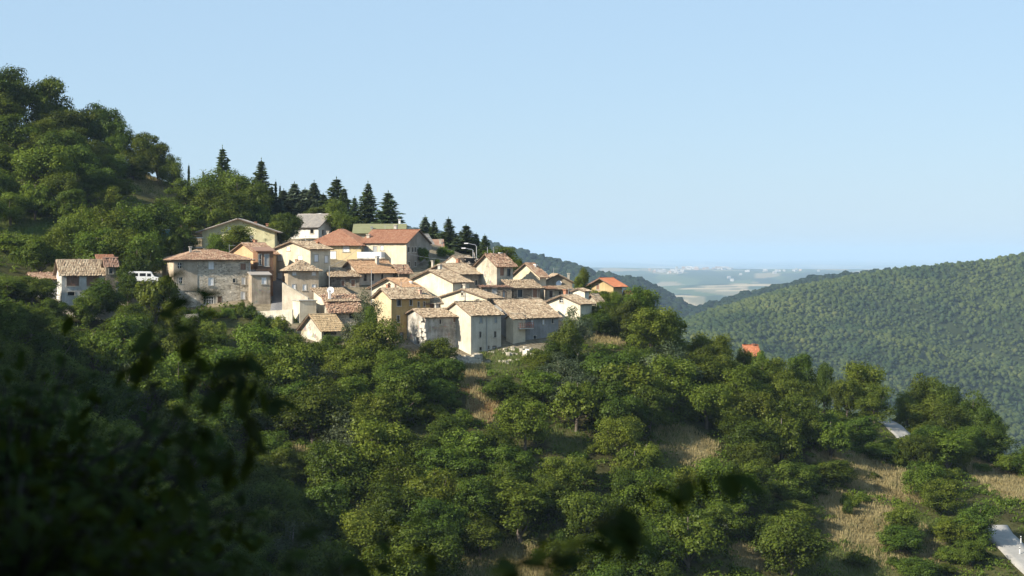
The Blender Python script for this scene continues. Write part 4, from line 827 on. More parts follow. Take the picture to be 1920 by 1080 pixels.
# ------------------------------------------------------------------ foliage meshes
def leaves(c, nrm, size, rg, aspect=.7, jit=.7):
    """quads centred at c (N,3), facing roughly nrm"""
    n = len(c); d = nrm+rg.normal(0, jit, (n, 3)); d /= np.linalg.norm(d, axis=1)[:, None]+1e-9
    t = rg.normal(0, 1, (n, 3)); u = np.cross(d, t); u /= np.linalg.norm(u, axis=1)[:, None]+1e-9; w = np.cross(d, u)
    s = (size*rg.uniform(.6, 1.35, n))[:, None]; u = u*s*.5; w = w*s*.5*aspect
    v = np.stack([c-u, c-w*1.0+u*.1, c+u, c+w*1.0+u*.1], 1).reshape(-1, 3)
    return v, np.arange(n*4).reshape(n, 4)
def crown_cloud(rg, R_=3.6, zc=4.15, rz=3.9, nl=34, ncl=62, nlf=8, leaf=.22, lobe=1.12, loose=0., low=-.9, pts=.2):
    """leaf positions: lobes on an uneven ellipsoid, clumps on lobes, leaves on clumps"""
    C_, Nn, Rn, lobes = [], [], [], []
    for k in range(nl):
        while True:
            d = rg.normal(0, 1, 3); d /= np.linalg.norm(d)
            if d[2] > low: break
        rr_ = rg.uniform(.55, 1.0) if k > 4 else rg.uniform(.1, .5)
        if loose: rr_ *= rg.uniform(1-loose, 1+loose*.4)
        ctr_ = np.array([d[0]*R_*rr_*.78, d[1]*R_*rr_*.78, zc+d[2]*rz*rr_*.78]); lr = lobe*rg.uniform(.65, 1.25); lobes.append(ctr_)
        base = rg.uniform(0, 1)
        dd = rg.normal(0, 1, (ncl, 3)); dd[:, 2] += .35; dd /= np.linalg.norm(dd, axis=1)[:, None]
        cc = ctr_+dd*lr*rg.uniform(.7, 1.12, (ncl, 1))*np.array([1, 1, .8])
        for q, dq in zip(cc, dd):
            p = q+rg.normal(0, pts, (nlf, 3))*np.array([1, 1, .7]); C_.append(p); Nn.append(np.repeat(dq[None], nlf, 0)+np.array([0, 0, .35])); Rn.append(np.clip(base*.5+rg.uniform(0, .35)+rg.uniform(-.15, .25, nlf), 0, 1))
    return np.concatenate(C_), np.concatenate(Nn), np.concatenate(Rn), lobes
def crown_mesh(name, mat, seed, leaf=.22, jit=.36, **kw):
    rg = np.random.default_rng(seed); c, nn, rn, lobes = crown_cloud(rg, leaf=leaf, **kw)
    v, f = leaves(c, nn, leaf, rg, jit=jit)
    return np_mesh(name, v, f, [mat], {'rnd': ('FACE', 'FLOAT', rn)}), lobes
def trunk_mesh(name, lobes, seed, mat, r0=.22, hfork=1.6, top=5.5, n=9):
    rg = random.Random(seed); m = MB(); m.tube([(0, 0, -1.5), (0, 0, .3), (rg.uniform(-.1, .1), rg.uniform(-.1, .1), hfork), (rg.uniform(-.3, .3), rg.uniform(-.3, .3), top)], [r0*1.35, r0, r0*.8, r0*.25], 7)
    for q in rg.sample(list(lobes), min(n, len(lobes))):
        z = rg.uniform(hfork*.7, hfork+1.6); a = Vector((0, 0, z)); b = Vector(q); mid = a.lerp(b, .5)+Vector((rg.uniform(-.2, .2), rg.uniform(-.2, .2), -.15)); m.tube([a, mid, b], [r0*.5, r0*.33, r0*.12], 5)
    me = bpy.data.meshes.new(name); me.from_pydata(m.v, [], m.f); me.materials.append(mat); me.polygons.foreach_set('use_smooth', [True]*len(m.f)); return me
LEAF = m_leaf('oak_leaves', (.024, .041, .007), (.062, .094, .012), (.118, .152, .022))
LEAFL = m_leaf('ash_leaves', (.042, .068, .009), (.098, .138, .016), (.155, .192, .030), .34)
LEAFB = m_leaf('grey_green_leaves', (.042, .056, .026), (.078, .098, .050), (.125, .14, .08), .22)
LEAFD = m_leaf('conifer_needles', (.042, .070, .028), (.085, .125, .052), (.13, .17, .075), .28, .1)
LEAFC = m_leaf('blue_conifer_needles', (.05, .075, .05), (.09, .125, .08), (.13, .16, .11), .25, .1)
LEAFY = m_leaf('yellow_green_leaves', (.07, .10, .012), (.115, .155, .02), (.16, .19, .035), .35)
VAR = {}; BND = {}
def variant(kind, mat, seeds, tk, **kw):
    VAR[kind] = []
    for s_ in seeds:
        me, lb = crown_mesh('crown', mat, s_, **kw); VAR[kind].append((me, trunk_mesh('trunk', lb, s_, tk)))
        co = np.empty(len(me.vertices)*3, np.float32); me.vertices.foreach_get('co', co); co = co.reshape(-1, 3); BND[me.as_pointer()] = (2*np.percentile(np.hypot(co[:, 0], co[:, 1]), 97), np.percentile(co[:, 2], 99.6))
variant('oak', LEAF, range(10, 16), BARK)
variant('light', LEAFL, range(20, 24), BARK, nl=28, lobe=.95, loose=.25, ncl=56, nlf=8, pts=.26)
variant('yellow', LEAFY, range(24, 26), BARK, nl=26, lobe=.95, loose=.25, ncl=50, nlf=8, pts=.26)
variant('grey', LEAFB, range(30, 32), BARKG, nl=20, lobe=.9, loose=.3, ncl=48, nlf=7, pts=.3)
variant('tall', LEAFL, range(40, 42), BARK, R_=2.4, zc=4.5, rz=4.2, nl=30, lobe=.85, ncl=50, nlf=7, low=-.8)
variant('spiky', LEAFL, range(44, 46), BARKG, R_=3.2, zc=4.4, rz=4.0, nl=30, lobe=.8, loose=.4, ncl=44, nlf=7, low=-.9, pts=.34)
variant('bush', LEAF, range(50, 53), BARK, R_=3.6, zc=3.2, rz=3.2, nl=24, ncl=50, nlf=8, low=-.3, lobe=1.2, leaf=.28)
variant('bushl', LEAFL, range(53, 56), BARK, R_=3.6, zc=3.2, rz=3.2, nl=24, ncl=50, nlf=7, low=-.3, lobe=1.1, loose=.2, leaf=.28)
def conifer_mesh(seed, mat, tiers=27, H=8., R_=1.85, droop=.32, narrow=False):
    rg = np.random.default_rng(seed); C_, U_, W_, Rn = [], [], [], []
    for t in range(tiers):
        f = t/(tiers-1); z = .7+(H-.9)*f; r_ = R_*(1-f)**(.74 if not narrow else .6)*rg.uniform(.72, 1.12)+.06; nb = int(6+6*(1-f))
        for k in range(nb):
            a = 2*math.pi*(k+rg.uniform(-.3, .3))/nb+t*1.1; rb = r_*rg.uniform(.55, 1.2); dr = np.array([math.cos(a), math.sin(a), 0]); sd_ = np.array([-math.sin(a), math.cos(a), 0])
            ns = max(3, int(rb/.13)); base = rg.uniform(0, .6)
            for q in range(ns):
                g_ = (q+.5)/ns; p = dr*rb*g_+np.array([0, 0, z-droop*rb*g_+.22*rb*g_*g_]); wd = .34*(1-g_*.7)*(.5+.5*min(1, rb))
                for s_ in (-1, 0, 1):
                    C_.append(p+sd_*wd*s_*.7+rg.normal(0, .03, 3)); U_.append((dr*.9+sd_*s_*.7+rg.normal(0, .2, 3))*.22); W_.append((sd_*.6-dr*s_*.4+np.array([0, 0, rg.normal(0, .6)]))*.15); Rn.append(np.clip(base+rg.uniform(0, .4), 0, 1))
    z = np.linspace(H*.9, H+.35, 14)
    for q in z: C_.append(np.array([0, 0, q])); U_.append(np.array([0, 0, .16])); W_.append(np.array([.05*math.cos(q*9), .05*math.sin(q*9), 0])); Rn.append(.5)
    c, u, w = map(np.array, (C_, U_, W_)); v = np.stack([c-u, c-w, c+u, c+w], 1).reshape(-1, 3)
    me = np_mesh('crown', v, np.arange(len(v)).reshape(-1, 4), [mat], {'rnd': ('FACE', 'FLOAT', np.array(Rn))})
    m = MB(); m.tube([(0, 0, -1.5), (0, 0, H*.5), (0, 0, H)], [.17, .1, .02], 7); t = bpy.data.meshes.new('trunk'); t.from_pydata(m.v, [], m.f); t.materials.append(BARK)
    return me, t
VAR['spruce'] = [conifer_mesh(s_, LEAFD) for s_ in (60, 61, 62)]
VAR['bluecon'] = [conifer_mesh(s_, LEAFC, tiers=30, R_=2.0, droop=.15) for s_ in (63, 64)]
VAR['cypress'] = [conifer_mesh(66, LEAFD, tiers=30, R_=.75, droop=-.5, narrow=True)]
NOMW = {'oak': 7.6, 'light': 7.4, 'yellow': 7.4, 'grey': 7.2, 'tall': 5.4, 'spiky': 7.0, 'bush': 8.4, 'bushl': 8.2, 'spruce': 3.6, 'bluecon': 4.0, 'cypress': 1.7}
NOMH = {'oak': 8.3, 'light': 8.2, 'yellow': 8.2, 'grey': 8.1, 'tall': 8.8, 'spiky': 8.6, 'bush': 6.8, 'bushl': 6.8, 'spruce': 8.35, 'bluecon': 8.3, 'cypress': 8.35}
VISMIN = .07
TREES = []   # dict(px, top, Y, w, h, kind, x, z, root)
def tree(px, Y, w, h, kind, label=None, name=None, cat=None, x=None, sink=.8):
    x = (px-960)/F*Y if x is None else x; z = hz(x, Y)-sink; rg = random
    bush = kind.startswith('bush') and h < 4.4
    nm = name or ('bush' if bush else {'spruce': 'spruce_tree', 'bluecon': 'conifer_tree', 'cypress': 'cypress_tree'}.get(kind, 'broadleaf_tree'))
    root = empty(nm, (x, Y, z), rg.uniform(0, 6.28)); i_ = rg.randrange(len(VAR[kind])); cm, tm = VAR[kind][i_]
    nw, nh = BND.get(cm.as_pointer(), (NOMW[kind], NOMH[kind])); sx = w/nw; sz = h/nh
    for n_, me in (('crown', cm), ('trunk', tm)):
        if n_ == 'trunk' and bush: continue
        o = add(n_, me, root); o.scale = (sx, sx*rg.uniform(.9, 1.1), sz)
    t = dict(px=px, Y=Y, w=w, h=h, kind=kind, root=root, top=HZ-(z+h)/Y*F, bot=HZ-z/Y*F, x=x, bush=bush, label=label, cat=cat); TREES.append(t); return t
def T(px, top, Y, wpx, kind, label=None, **kw):
    x = (px-960)/F*Y; zt = (HZ-top)/F*Y; h = zt-hz(x, Y)+.8; w = wpx/F*Y
    if h < 1.0: print('short tree', px, top, Y, round(h, 1)); h = 1.2
    if kind in ('spruce', 'bluecon'): w *= 1.45
    return tree(px, Y, w, h, kind, label, **kw)
# ------------------------------------------------------------------ trees placed one by one: (px, py of the top, distance, crown width px)
T(417, 273, 384, 46, 'spruce', 'tallest dark spruce on the hill crest above the villa')
T(490, 297, 380, 52, 'spruce', 'second tall spruce on the crest, above the white house')
T(631, 331, 372, 58, 'spruce', 'broad double-tipped spruce standing above the green roof left end')
T(645, 350, 368, 36, 'spruce', 'shorter spruce pressed against the broad double-tipped one')
T(665, 368, 366, 34, 'spruce', 'small spruce in the gap left of the two pointed ones')
T(690, 340, 366, 46, 'spruce', 'pointed spruce over the middle of the olive green roof')
T(728, 357, 364, 58, 'spruce', 'wide-branched spruce over the right end of the olive green roof')
T(797, 404, 362, 40, 'bluecon', 'pale-tipped conifer leftmost above the little brown roof')
T(814, 412, 358, 36, 'spruce', 'squat conifer right above the little brown roof')
T(841, 407, 354, 42, 'spruce', 'pointed conifer between the brown roof and the street lamps')
T(874, 420, 350, 54, 'spruce', 'broad dark conifer directly behind the street lamps')
T(893, 436, 352, 32, 'spruce', 'low conifer leaning on the broad one behind the lamps')
T(909, 439, 348, 32, 'spruce', 'smallest pointed conifer nearest the sky at the ridge end')
T(354, 307, 392, 9, 'cypress', 'thin cypress alone on the crest left of the spruces')
T(381, 318, 390, 7, 'cypress', 'tiny cypress on the crest just left of the tallest spruce')
T(398, 322, 390, 6, 'cypress', 'tiny cypress almost touching the tallest spruce')
T(517, 337, 382, 10, 'cypress', 'thin cypress just right of the second tall spruce')
T(525, 345, 382, 8, 'cypress', 'smaller thin cypress right of the second tall spruce')
for i_, (px, top, w) in enumerate(((508, 352, 40), (532, 354, 42), (552, 341, 40), (572, 352, 44), (589, 339, 42), (606, 362, 40), (540, 372, 44), (565, 376, 46), (592, 378, 44), (520, 380, 40), (612, 385, 40))):
    T(px, top, 376-i_*.7, w*1.25, 'bluecon')
for px, top, Y, w, k, lb in (
 (12, 128, 392, 115, 'oak', 'big dark oak at the very top of the left hillside'), (-30, 120, 388, 120, 'oak', None), (84, 146, 395, 95, 'oak', 'rounded oak second on the left skyline'), (105, 205, 392, 90, 'oak', None), (50, 215, 380, 110, 'oak', None),
 (148, 206, 396, 70, 'oak', None), (188, 196, 398, 84, 'oak', 'tall dark oak at the middle of the left skyline'), (222, 225, 396, 66, 'oak', None), (268, 249, 394, 72, 'oak', 'dark open oak right of the middle of the left skyline'), (295, 268, 392, 54, 'oak', None), (324, 294, 390, 50, 'light', 'small feathery tree at the right foot of the left skyline'),
 (250, 285, 386, 60, 'oak', None), (20, 215, 374, 100, 'light', None), (0, 175, 384, 90, 'oak', None), (140, 285, 376, 80, 'light', None), (165, 262, 384, 80, 'oak', None), (210, 290, 380, 60, 'light', None),
 (80, 274, 352, 135, 'light', 'large round sunlit tree standing free in the middle of the left hillside'), (30, 330, 350, 80, 'oak', None), (135, 330, 356, 80, 'oak', None), (160, 372, 348, 70, 'oak', None),
 (0, 270, 366, 90, 'oak', None), (175, 305, 368, 60, 'light', None), (228, 335, 366, 50, 'light', None), (205, 350, 352, 60, 'light', None), (240, 388, 345, 60, 'light', None),
 (150, 398, 316, 88, 'spiky', 'feathery upright thicket tree behind the small white house roof'), (205, 388, 318, 80, 'spiky', None), (248, 380, 320, 84, 'spiky', 'tallest feathery thicket tree left of the teal shed'), (120, 420, 312, 80, 'spiky', None), (180, 430, 308, 90, 'spiky', None), (232, 428, 309, 88, 'spiky', None), (272, 436, 306, 76, 'spiky', 'feathery tree overhanging the camper van'), (75, 445, 306, 90, 'bushl', None), (30, 440, 316, 80, 'bushl', None), (258, 468, 303, 60, 'bush', None),
 (320, 396, 338, 60, 'oak', None), (345, 425, 330, 56, 'oak', None), (318, 440, 322, 52, 'oak', None), (350, 335, 374, 76, 'light', None), (378, 325, 376, 80, 'light', None), (415, 318, 372, 96, 'light', 'wide leafy tree in front of the tallest spruce'), (452, 330, 370, 90, 'light', None), (480, 345, 366, 70, 'oak', None), (400, 352, 360, 84, 'oak', None), (440, 360, 356, 76, 'oak', None), (360, 378, 352, 70, 'light', None), (480, 380, 358, 60, 'oak', None), (505, 390, 360, 56, 'oak', None), (395, 392, 348, 60, 'bushl', None),
 (436, 423, 322, 92, 'light', 'spreading leafy tree hiding the middle of the pale villa'), (412, 440, 320, 50, 'light', None), (538, 400, 345, 54, 'oak', 'dark open tree at the left corner of the white house'), (525, 415, 342, 50, 'oak', None),
 (630, 374, 354, 50, 'yellow', 'bright yellow-green tree right of the white house'), (648, 402, 352, 46, 'yellow', 'lower bright yellow-green tree by the red hipped roof'), (505, 425, 336, 30, 'grey', None),
 (690, 543, 283, 52, 'grey', 'slim grey-green poplar leaning against the ochre house'), (700, 575, 281, 44, 'light', None), (660, 588, 277, 50, 'grey', None), (790, 465, 330, 30, 'bushl', None), (835, 462, 335, 34, 'bushl', None), (815, 485, 328, 26, 'bushl', None),
 (940, 462, 338, 62, 'light', 'bright round-topped tree showing over the patched red roof'), (918, 468, 336, 30, 'light', None), (965, 478, 336, 36, 'oak', None),
 (1094, 502, 322, 26, 'tall', 'slim pale poplar between the two-chimney house and the timber-fronted house'), (1086, 512, 320, 22, 'tall', None), (1104, 515, 320, 22, 'tall', None), (1120, 545, 312, 50, 'light', None), (1150, 545, 312, 60, 'oak', None),
 (1084, 577, 285, 72, 'grey', 'pale grey-green tree in front of the bright cream house'), (1060, 600, 280, 60, 'oak', None), (1125, 565, 303, 66, 'light', None), (1150, 560, 308, 66, 'oak', None), (1190, 538, 304, 66, 'light', 'pointed light tree right of the last red-roofed shed'), (1212, 540, 306, 66, 'light', None), (1175, 562, 298, 60, 'oak', None), (1240, 560, 308, 70, 'oak', None), (1270, 578, 306, 66, 'oak', None), (1292, 600, 304, 54, 'oak', None),
 (1345, 628, 306, 66, 'light', None), (1318, 632, 308, 60, 'oak', None), (1375, 665, 300, 84, 'oak', None), (1420, 674, 300, 80, 'oak', None), (1455, 672, 300, 70, 'light', None), (1500, 664, 304, 60, 'oak', 'rounded dark tree on the ridge right of the lone orange roof'), (1545, 682, 302, 44, 'oak', 'narrow dark tree breaking the ridge line over the pale scree'), (1520, 720, 290, 60, 'oak', None), (1620, 680, 304, 96, 'light', 'tallest broad tree on the ridge left of the upper white road'), (1588, 712, 298, 66, 'oak', None), (1640, 722, 294, 66, 'light', None),
 (1730, 704, 310, 90, 'oak', 'broad dark tree on the ridge right of the upper white road'), (1770, 716, 308, 80, 'oak', None), (1700, 735, 308, 60, 'light', None), (1815, 736, 304, 80, 'oak', None), (1850, 765, 300, 70, 'oak', 'last large dark tree where the right ridge falls away'), (1885, 800, 296, 54, 'oak', None), (1910, 826, 290, 50, 'bushl', None),
 (1890, 850, 284, 60, 'bushl', None), (1930, 850, 288, 70, 'bushl', None), (1840, 868, 282, 40, 'bushl', None), (1450, 735, 290, 90, 'oak', None), (1400, 725, 282, 130, 'oak', 'huge rounded oak with clustered crown below the lone orange roof'),
 (190, 524, 284, 95, 'oak', 'spreading tree with visible trunk in front of the small white house'), (160, 548, 280, 60, 'oak', None), (292, 520, 286, 80, 'bushl', 'dense tree hiding the lower left corner of the stone house'), (250, 570, 280, 70, 'light', None), (325, 570, 282, 54, 'light', None), (60, 518, 286, 100, 'oak', None), (15, 520, 284, 90, 'oak', None), (100, 560, 278, 60, 'oak', None),
 (453, 564, 294, 24, 'bush', None), (470, 568, 293, 26, 'bush', None), (345, 574, 294, 40, 'bushl', None), (372, 579, 294, 40, 'bush', None), (400, 581, 294, 40, 'bushl', None), (428, 578, 294, 36, 'bushl', None), (490, 586, 290, 34, 'bush', None), (525, 592, 289, 40, 'bushl', None), (702, 600, 272, 100, 'yellow', 'bright green double-crowned tree below the ochre house'), (670, 650, 268, 90, 'light', None), (735, 655, 266, 80, 'light', None), (822, 634, 275, 80, 'oak', 'dark round tree before the shaded wall of the ruined house'), (800, 665, 268, 80, 'oak', None), (845, 672, 268, 60, 'oak', None),
 (590, 640, 274, 50, 'light', None), (625, 628, 277, 50, 'light', None), (1010, 655, 276, 70, 'light', None), (1040, 640, 278, 70, 'oak', None), (400, 600, 280, 60, 'bushl', None), (440, 605, 280, 60, 'bushl', None), (360, 592, 281, 60, 'light', None), (500, 610, 280, 60, 'bushl', None), (540, 618, 278, 50, 'bushl', None),
 (1690, 945, 246, 64, 'tall', 'dense slim tree alone in the large dry clearing'), (1688, 985, 243, 90, 'oak', None), (1590, 935, 252, 20, 'bush', None), (1720, 1045, 236, 80, 'oak', None), (1790, 975, 246, 90, 'light', None), (1820, 1010, 240, 60, 'yellow', 'bright green sapling clump beside the lower right road'), (1770, 900, 256, 90, 'light', 'light feathery tree right of the large dry clearing'), (1735, 865, 262, 90, 'light', None), (1640, 830, 276, 70, 'oak', None), (1790, 830, 280, 80, 'light', None), (1745, 800, 286, 60, 'light', None), (1560, 862, 262, 90, 'oak', 'dark round tree at the top left edge of the dry clearing'), (1500, 870, 258, 84, 'oak', None), (1490, 940, 246, 100, 'oak', None), (1440, 965, 242, 90, 'oak', None), (1828, 938, 246, 84, 'oak', 'dark tree overhanging the left edge of the lower right road'), (1920, 950, 258, 80, 'oak', None), (1878, 962, 255, 56, 'light', None), (1912, 958, 255, 60, 'oak', None), (1860, 955, 257, 60, 'oak', None)):
    T(px, top, Y, w, k, lb)
T(240, 496, 291, 46, 'oak', 'dark tree shading the rear of the camper van'); T(1128, 546, 322, 46, 'oak', 'tree hiding the foot of the timber-fronted yellow house'); T(1158, 547, 321, 46, 'light', 'tree below the right corner of the timber-fronted yellow house'); T(1394, 654, 309, 44, 'oak', 'tree hugging the left wall of the lone orange-roofed house'); T(1416, 660, 308, 44, 'bushl', 'leafy tree hiding the front wall of the lone orange-roofed house')
# ------------------------------------------------------------------ the rest of the wood, scattered over the slopes
LIM1 = [(-100,540),(90,560),(112,600),(225,600),(232,568),(300,575),(340,600),(420,596),(480,594),(550,604),(566,640),(640,642),(665,640),(720,645),(760,662),(850,695),(910,700),(950,680),(1000,680),(1015,645),(1050,620),(1100,600),(1130,560),(1180,550),(1250,568),(1300,606),(1350,640),(1400,678),(1450,675),(1550,700),(1600,700),(1650,705),(1700,720),(1800,745),(1900,815),(2000,840)]
LIM2 = [(-100,110),(60,150),(100,180),(130,210),(200,200),(240,240),(270,255),(300,290),(340,325),(380,332),(450,332),(520,350),(600,375),(700,420)]
def limit(px, Y): L_ = LIM2 if (Y > 318 and px < 760) else LIM1; return float(np.interp(px, [a for a, b in L_], [b for a, b in L_]))
keep = [(px, py, a, b) for px, py, a, b, c in CLEAR if (px, py) not in ((570, 955), (520, 920), (450, 955), (560, 865), (640, 700), (860, 1070), (1180, 1070), (1480, 1060), (1330, 1010))]
KEEPW = [(x, y, a, b) for x, y, a, b, c in CW]
hp = [(h.x0+h.c*h.L/2-h.s*h.W/2, h.y0+h.s*h.L/2+h.c*h.W/2, math.hypot(h.L, h.W)/2) for h in HOUSES]
rp = np.concatenate([np.c_[c, np.full(len(c), w)] for c, w in ROADS])
def blocked(x, Y, w, h):
    if in_poly(np.array([x]), np.array([Y]), VILL)[0]: return True
    if any(math.hypot(x-a, Y-b) < r_+.5 for a, b, r_ in hp): return True
    if (np.hypot(rp[:, 0]-x, rp[:, 1]-Y) < rp[:, 2]/2+1.2).any(): return True
    px = 960+x/Y*F; z = hz(x, Y); t = HZ-(z+h*.92)/Y*F; b = HZ-z/Y*F; hw = w*.42/Y*F
    for kx, ky, a, b_ in keep:
        aw = a/270*F*.8
        if abs(px-kx) < hw+aw*(1.2 if kx > 1500 else .8) and t < ky+(12 if kx > 1500 else 4) and b > ky-6: return True
    # keep the road patches in view
    for kx, ky, aw in ((305, 356, 26), (1672, 798, 26), (1905, 1050, 26), (1910, 1075, 26), (330, 366, 14)):
        if abs(px-kx) < hw+aw and t < ky+10 and b > ky-6: return True
    return False
cnt = 0; pts_ = [(t['x'], t['Y'], t['w']) for t in TREES]
cand = []
for _ in range(30000):
    Y = rng.uniform(205, 400); px = rng.uniform(-70, 2060); cand.append((px, Y))
rr_ = random.Random(11)
ntree = sum(1 for t in TREES if not t['bush']); nbush = 0
PT = list(pts_)
for phase, (maxn, wr, sep) in enumerate(((340, (5.6, 9.4), .44), (300, (2.2, 4.6), .5))):
    n_ = 0
    for px, Y in cand:
        if n_ >= maxn: break
        x = (px-960)/F*Y
        if px > 800 and Y > 312: continue
        if px > 700 and Y > 300 and px < 1190: continue
        if px < 500 and 330 > Y > 300 and px > 300: continue
        if px < 160 and Y < 262 and rr_.random() < .6: continue
        if phase == 0 and px > 960 and px < 1450 and Y < 240 and rr_.random() < .3: continue
        w = rr_.uniform(*wr); h = w*rr_.uniform(.85, 1.15) if phase == 0 else w*rr_.uniform(.6, .95)
        if any(abs(x-a) < 9 and math.hypot(x-a, Y-b) < (w+c)*.5*sep*1.12 for a, b, c in PT): continue
        lim = limit(px, Y); z = hz(x, Y)
        top = HZ-(z+h)/Y*F
        if top < lim+2: h = (HZ-lim-rr_.uniform(2, 10))/F*Y-z
        if h < .55*w: continue
        if blocked(x, Y, w, h): continue
        if phase == 0: k = rr_.choices(['oak', 'light', 'grey', 'tall', 'yellow', 'bushl'], [.50, .26, .05, .05, .03, .11])[0]
        else: k = rr_.choices(['bush', 'bushl'], [.45, .55])[0]
        if px < 700 and Y > 318: k = rr_.choices(['light', 'bushl', 'oak'], [.25, .2, .55])[0]
        tree(px, Y, w, h, k, x=x); PT.append((x, Y, w)); n_ += 1
    print('XX phase', phase, n_)
print('XX trees', sum(1 for t in TREES if not t['bush']), 'bushes', sum(1 for t in TREES if t['bush']))
# leave out trees that stand wholly behind others (the photo shows nothing of them)
cell = 4; occ = np.zeros((1080//cell+60, 1920//cell+60), bool)
def cells(t):
    cx, tp, bt = t['px'], t['top'], t['bot']-.12*(t['bot']-t['top']); cy = (tp+bt)/2; ry = (bt-tp)/2; rx = t['w']/t['Y']*F/2
    ys, xs = np.mgrid[int((cy-ry)/cell):int((cy+ry)/cell)+1, int((cx-rx)/cell):int((cx+rx)/cell)+1]
    m = ((xs*cell-cx)/rx)**2+((ys*cell-cy)/ry)**2 <= 1; ys, xs = ys[m]+20, xs[m]+20; k = (ys >= 20) & (xs >= 20) & (ys < 20+1080//cell) & (xs < 20+1920//cell); return ys[k], xs[k]
for t in sorted(TREES, key=lambda t: t['Y']):
    ys, xs = cells(t); vis = (~occ[ys, xs]).sum() if len(ys) else 0; t['vis'] = vis; tot = max(1, math.pi*(t['w']/t['Y']*F/2)*(t['bot']-t['top'])/2/cell**2)
    if not t['label'] and t['kind'] not in ('spruce', 'bluecon', 'cypress') and (vis/tot < VISMIN or vis < 4): t['drop'] = True; continue
    occ[ys, xs] = True
big = sorted([t for t in TREES if not t.get('drop') and not t['bush'] and t['kind'] not in ('spruce', 'bluecon', 'cypress') and not t['label']], key=lambda t: -t['vis'])
nl = sum(1 for t in TREES if t['label'] and t['kind'] not in ('spruce', 'bluecon', 'cypress'))
for t in big[298-nl:]: t['drop'] = True
print('XX dropped', sum(1 for t in TREES if t.get('drop')), 'left broad', len(big)+nl)
for t in [t for t in TREES if t.get('drop')]:
    for o in list(t['root'].children)+[t['root']]: bpy.data.objects.remove(o)
    TREES.remove(t)
print('XX trees', sum(1 for t in TREES if not t['bush']), 'bushes', sum(1 for t in TREES if t['bush']))
# leafless grey tree low on the slope
def bare(px, top, Y, label):
    x = (px-960)/F*Y; z = hz(x, Y)-.2; H = (HZ-top)/F*Y-z; root = empty('dead_tree', (x, Y, z)); tag(root, label, 'tree'); rg = random.Random(4); m = MB(); b = MB()
    m.tube([(0, 0, -1), (.1, 0, H*.35), (.3, .1, H*.6)], [.22, .16, .1], 6); tips = []
    def br(mb, p, d, L_, r_, dep):
        e = p+d*L_; mid = p.lerp(e, .5)+Vector((rg.uniform(-.2, .2),)*3)*L_*.3; mb.tube([p, mid, e], [r_, r_*.8, r_*.55], 5); tips.append(e)
        if dep: 
            for _ in range(3): br(mb, e, (d+Vector((rg.uniform(-.8, .8), rg.uniform(-.8, .8), rg.uniform(-.3, .6)))).normalized(), L_*rg.uniform(.55, .8), r_*.55, dep-1)
    for q in range(6): br(b, Vector((.05+.04*q, 0, H*(.25+.06*q))), Vector((rg.uniform(-1, 1), rg.uniform(-1, 1), rg.uniform(.2, .9))).normalized(), H*.27, .09, 3)
    m.build('trunk', BARKG, root); b.build('branches', BARKG, root)
    rg2 = np.random.default_rng(3); c = np.array([tuple(t) for t in tips]); c = np.repeat(c, 5, 0)+rg2.normal(0, .25, (len(c)*5, 3)); v, f = leaves(c, np.tile([0, 0, 1.], (len(c), 1)), .22, rg2)
    add('crown', np_mesh('crown', v, f, [LEAFB], {'rnd': ('FACE', 'FLOAT', rg2.random(len(f)))}), root)
bare(1348, 962, 238, 'half-dead tree with pale bare branches low in the wood'); bare(1130, 735, 264, 'thin-leaved tree with white branching limbs above the small grassy gap')
# ------------------------------------------------------------------ undergrowth and dry grass
def scatter_ok(x, y): return ~in_poly(x, y, VILL)
rg = np.random.default_rng(77); n0 = 11000
yy = rg.uniform(200, 402, n0); pp = rg.uniform(-90, 2080, n0); xx = (pp-960)/F*yy
ok = scatter_ok(xx, yy)
for cx, cy, a, b, c in CW: ok &= np.hypot((xx-cx)/a, (yy-cy)/b) > .9
ok &= ~((pp > 760) & (yy > 330))
ok &= np.array([((rp[:, 0]-a)**2+(rp[:, 1]-b)**2 > (rp[:, 2]/2+1.0)**2).all() for a, b in zip(xx, yy)])
xx, yy = xx[ok], yy[ok]; zz = height(xx, yy); nl_ = 44
rad = rg.uniform(.5, 1.3, len(xx)); d = rg.normal(0, 1, (len(xx), nl_, 3)); d[:, :, 2] = np.abs(d[:, :, 2]); d /= np.linalg.norm(d, axis=2)[:, :, None]
c = np.stack([xx, yy, zz], 1)[:, None]+d*rad[:, None, None]*rg.uniform(.5, 1.1, (len(xx), nl_, 1))*np.array([1, 1, .8]); rn = np.clip(rg.uniform(0, .6, (len(xx), 1))+rg.uniform(0, .4, (len(xx), nl_)), 0, 1)
v, f = leaves(c.reshape(-1, 3), d.reshape(-1, 3), .30, rg)
tag(add('undergrowth', np_mesh('undergrowth', v, f, [LEAFL], {'rnd': ('FACE', 'FLOAT', rn.ravel())})), kind='stuff')
def m_grass(name, cols):
    m, n, l = newmat(name); at = N(n, 'ShaderNodeAttribute', attribute_name='rnd'); rp_ = ramp(n, cols); l.new(at.outputs['Fac'], rp_.inputs[0]); d = n.new('ShaderNodeBsdfDiffuse'); t = n.new('ShaderNodeBsdfTranslucent')
    l.new(rp_.outputs[0], d.inputs[0]); l.new(rp_.outputs[0], t.inputs[0]); mx = N(n, 'ShaderNodeMixShader', i_Fac=.3); l.new(d.outputs[0], mx.inputs[1]); l.new(t.outputs[0], mx.inputs[2]); outp(n, l, mx.outputs[0]); return m
